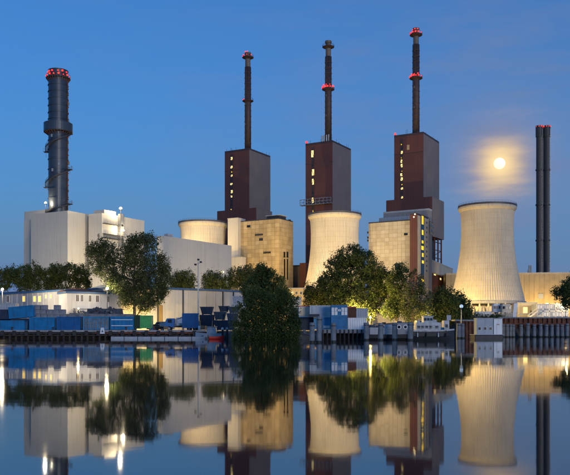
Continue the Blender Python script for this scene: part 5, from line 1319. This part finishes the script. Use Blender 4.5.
tree('tree','tree at the right edge reaching its branch in front of the yellow hall','tree',176,580,[(568,289,8,7),(561,293,8,5),(574,297,12,9),(580,285,12,12),(566,302,6,5)],LEAF_M,57,.34,.8,g=4.8,grp=G3)
tree('shrub','low green shrub before the white trailer body','shrub',206,482,[(480,318,8,3.5),(488,319,7,3)],LEAF_M,58,.3,.8,grp='shrubs on the right quay',trunk_r=.08)
tree('shrub','low yellowish shrub under the caravans','shrub',206,498,[(496,318,6,3),(503,319,6,3)],LEAF_M,59,.3,.8,grp='shrubs on the right quay',trunk_r=.08)

tree('shrub','yellow green shrub glowing round the hidden lamp behind the containers','shrub',184.5,357,[(351,305,9,9),(360,309,9,9),(368,315,7,6),(356,298,9,7)],LEAF_M,60,.3,.9,grp=G3,trunk_r=.12,gap=1.5)
# ------------------------------------------------------------------ lamps the photograph shows
def bulb_lamp(label, pos, base_z, power, r, color=NEUT, grp='bright working lamps', arm=0):
    t = thing('yard_lamp', label, 'lamp', (pos[0],pos[1],base_z), 0, grp); h = pos[2]-base_z
    MB().lathe([(.16,0),(.10,h*.5),(.07,h-.3)],10).obj('pole', DARK, t)
    MB().lathe([(.1,h-.35),(r*1.15,h-.1),(r*1.15,h),(r*.9,h+.05)],14).obj('lamp_shade', DARK, t) if not arm else None
    MB().ball((0,0,h+r*.6),r,12).obj('bulb', LAMP, t, smooth=True)
    lamp_light(t,'POINT',power,color,(0,-r*1.6,h+r*.6),size=r*1.1)
    return t
def roof_lamp(label, b, lx_, ly_, z, h, power, r=.5):
    w = b.world(lx_,ly_,z); return bulb_lamp(label,(w.x,w.y,w.z+h),w.z,power,r)
p = P(45.6,203.6,321); bulb_lamp('blazing lamp at the foot of the thick steel stack', p, bw.world(0,0,bw.z(211.8)).z+1.2, 1900, .5)
p = P(117.6,209.6,bw2.rD(bw2.rl(117.6))-1.0); bulb_lamp('blazing lamp on the roof edge above the dark galleries', (p.x+1.4,p.y-.6,p.z), p.z-2.2, 2200, .62)
y = bw2.rl(119.4); w = bw2.world(2.3,y,bw2.rz(y,231.5)); bulb_lamp('bright lamp on the gallery stair of the white hall', tuple(w), w.z-1.6, 1300, .42)
p = P(107.2,289.6,184); bulb_lamp('bright pole lamp in front of the white hut roof', p, 1.6, 1100, .34)
p = P(2.5,290,188); bulb_lamp('bright pole lamp at the left edge over the grey hut', p, 1.6, 8000, .30)
p = P(78.5,309.2,183); bulb_lamp('small low lamp by the porch of the white hut', p, 1.6, 250, .22, YEL)
p = P(565.5,300.8,262); bulb_lamp('lamp above the office cabins by the edge tree', p, ground(90), 2500, .42, WARM)
p = P(352.5,314.5,187.2); bulb_lamp('yellow lamp hidden in the leaves behind the middle containers', (p.x,p.y-4.5,p.z), 1.6, 7500, .28, YEL)
p = P(368,318,187); bulb_lamp('low yellow lamp on the bank behind the stone barge', (p.x,p.y-5,p.z), 1.6, 3200, .22, YEL)

# floodlights: their pools of light are seen on the towers and halls
fl_ = floodlight; YEL2 = (1.0, .72, .30)
def xyz(px, D, z): return (PX(px,D), D, z)
c3_ = (PX(CT[0][0],340),340); c2_ = (PX(CT[1][0],364.6),364.6); c1__ = (PX(CT[2][0],393),393)
fl_('floodlight at the left foot of the right cooling tower', (c3_[0]-24,c3_[1]-24,7), (c3_[0]-3,c3_[1]-9,34), 19000, YEL, 100)
fl_('floodlight before the foot of the right cooling tower', (c3_[0]-2,c3_[1]-38,7), (c3_[0],c3_[1]-10,36), 8000, WARM, 100)
fl_('floodlight before the left side of the middle cooling tower', (c2_[0]-22,c2_[1]-58,4), (c2_[0]-1,c2_[1]-8,42), 58000, YEL2, 60)
fl_('floodlight before the right side of the middle cooling tower', (c2_[0]+9,c2_[1]-60,4), (c2_[0]+2,c2_[1]-8,42), 34000, YEL2, 60)
hz = bc.world(0,0,0).z + bc.z(236.8)
w = bc.world(-2,25,bc.z(236.8)+.1); 
fl_('floodlight on the white hall roof under the left cooling tower', (c1__[0]-6,c1__[1]-26,hz+1.2), (c1__[0],c1__[1]-8,52), 9000, WARM, 120, h=1.2)
w = bf.world(-8,-40,3); fl_('floodlight before the ochre hall front', tuple(w), bf.world(-12,0,26), 23000, YEL, 95)
w = bf.world(14,-34,3); fl_('floodlight at the corner of the ochre hall', tuple(w), bf.world(-1,3,16), 16000, YEL, 95)
w = bg_.world(-9,-44,3); fl_('floodlight before the beige hall front', tuple(w), bg_.world(-10,0,28), 20000, WARM, 140)
w = bs.world(26,-8,3); fl_('floodlight beside the brown stair tower', tuple(w), bs.world(0,6,24), 14000, YEL, 90)
w = bw2.world(30,-12,3); fl_('floodlight low on the right of the white power halls', tuple(w), bw2.world(0,8,30), 33000, NEUT, 100)
w = bw.world(12,-26,3); fl_('floodlight low before the corner of the white power hall', tuple(w), bw.world(0,4,26), 9000, NEUT, 80)
w = bc.world(30,8,3); fl_('floodlight low beside the long white hall', tuple(w), bc.world(0,28,16), 9000, NEUT, 110)
for i,pxl in enumerate((470,512,535,549,562)):
    x = bh.fl(pxl); w = bh.world(x,-9,2.5); fl_(['floodlight at the yellow hall behind the cooling tower','floodlight at the yellow hall right of the cooling tower','floodlight at the yellow hall below the vent grille','floodlight at the yellow hall behind the office cabins','floodlight at the yellow hall by the edge tree'][i], tuple(w), bh.world(x,0,15), 3000, YEL, 130)
w = (PX(149,184),184,3.2); fl_('floodlight at the left end of the long white shed', w, (PX(152,190),193,5.5), 2400, YEL, 150)
w = (PX(172,186),186,3.0); fl_('floodlight on the yard before the long white shed', w, (PX(176,194),197,6), 900, NEUT, 150)
w = (PX(286,268),268,4); fl_('floodlight before the low yellow building', w, (PX(293,285),285,14), 8000, YEL, 120)
w = (PX(226,226),226,4); fl_('floodlight behind the long white shed under the trees', w, (PX(236,242),242,14), 3600, YEL, 120)
w = (PX(322,199),199,3); fl_('floodlight under the small yellow green tree', w, (PX(322,206),206,12), 1500, YEL, 120)
w = (PX(448,330),330,6); fl_('floodlight before the brown annex', w, ba.world(0,8,12), 6000, WARM, 110)
for i,(px_,D_,pw,lb) in enumerate(((20,214,2600,'low floodlight among the left trees behind the grey hut'),(60,216,2600,'low floodlight among the trees behind the white hut'),(120,196,1800,'low floodlight under the tall pale green tree'),(182,224,2600,'low floodlight behind the long white shed'),(338,176,1500,'low floodlight under the big dark spreading tree'),(384,176,1500,'low floodlight under the narrow tree'),(428,176,1300,'low floodlight behind the cabin cruiser'))):
    fl_(lb, (PX(px_,D_),D_,3.2), (PX(px_+4,D_+14),D_+14,11), pw, YEL, 150)
fl_('floodlight among the caravans on the right quay', (PX(507,256),256,6.2), (PX(520,270),270,9), 4600, YEL, 140)
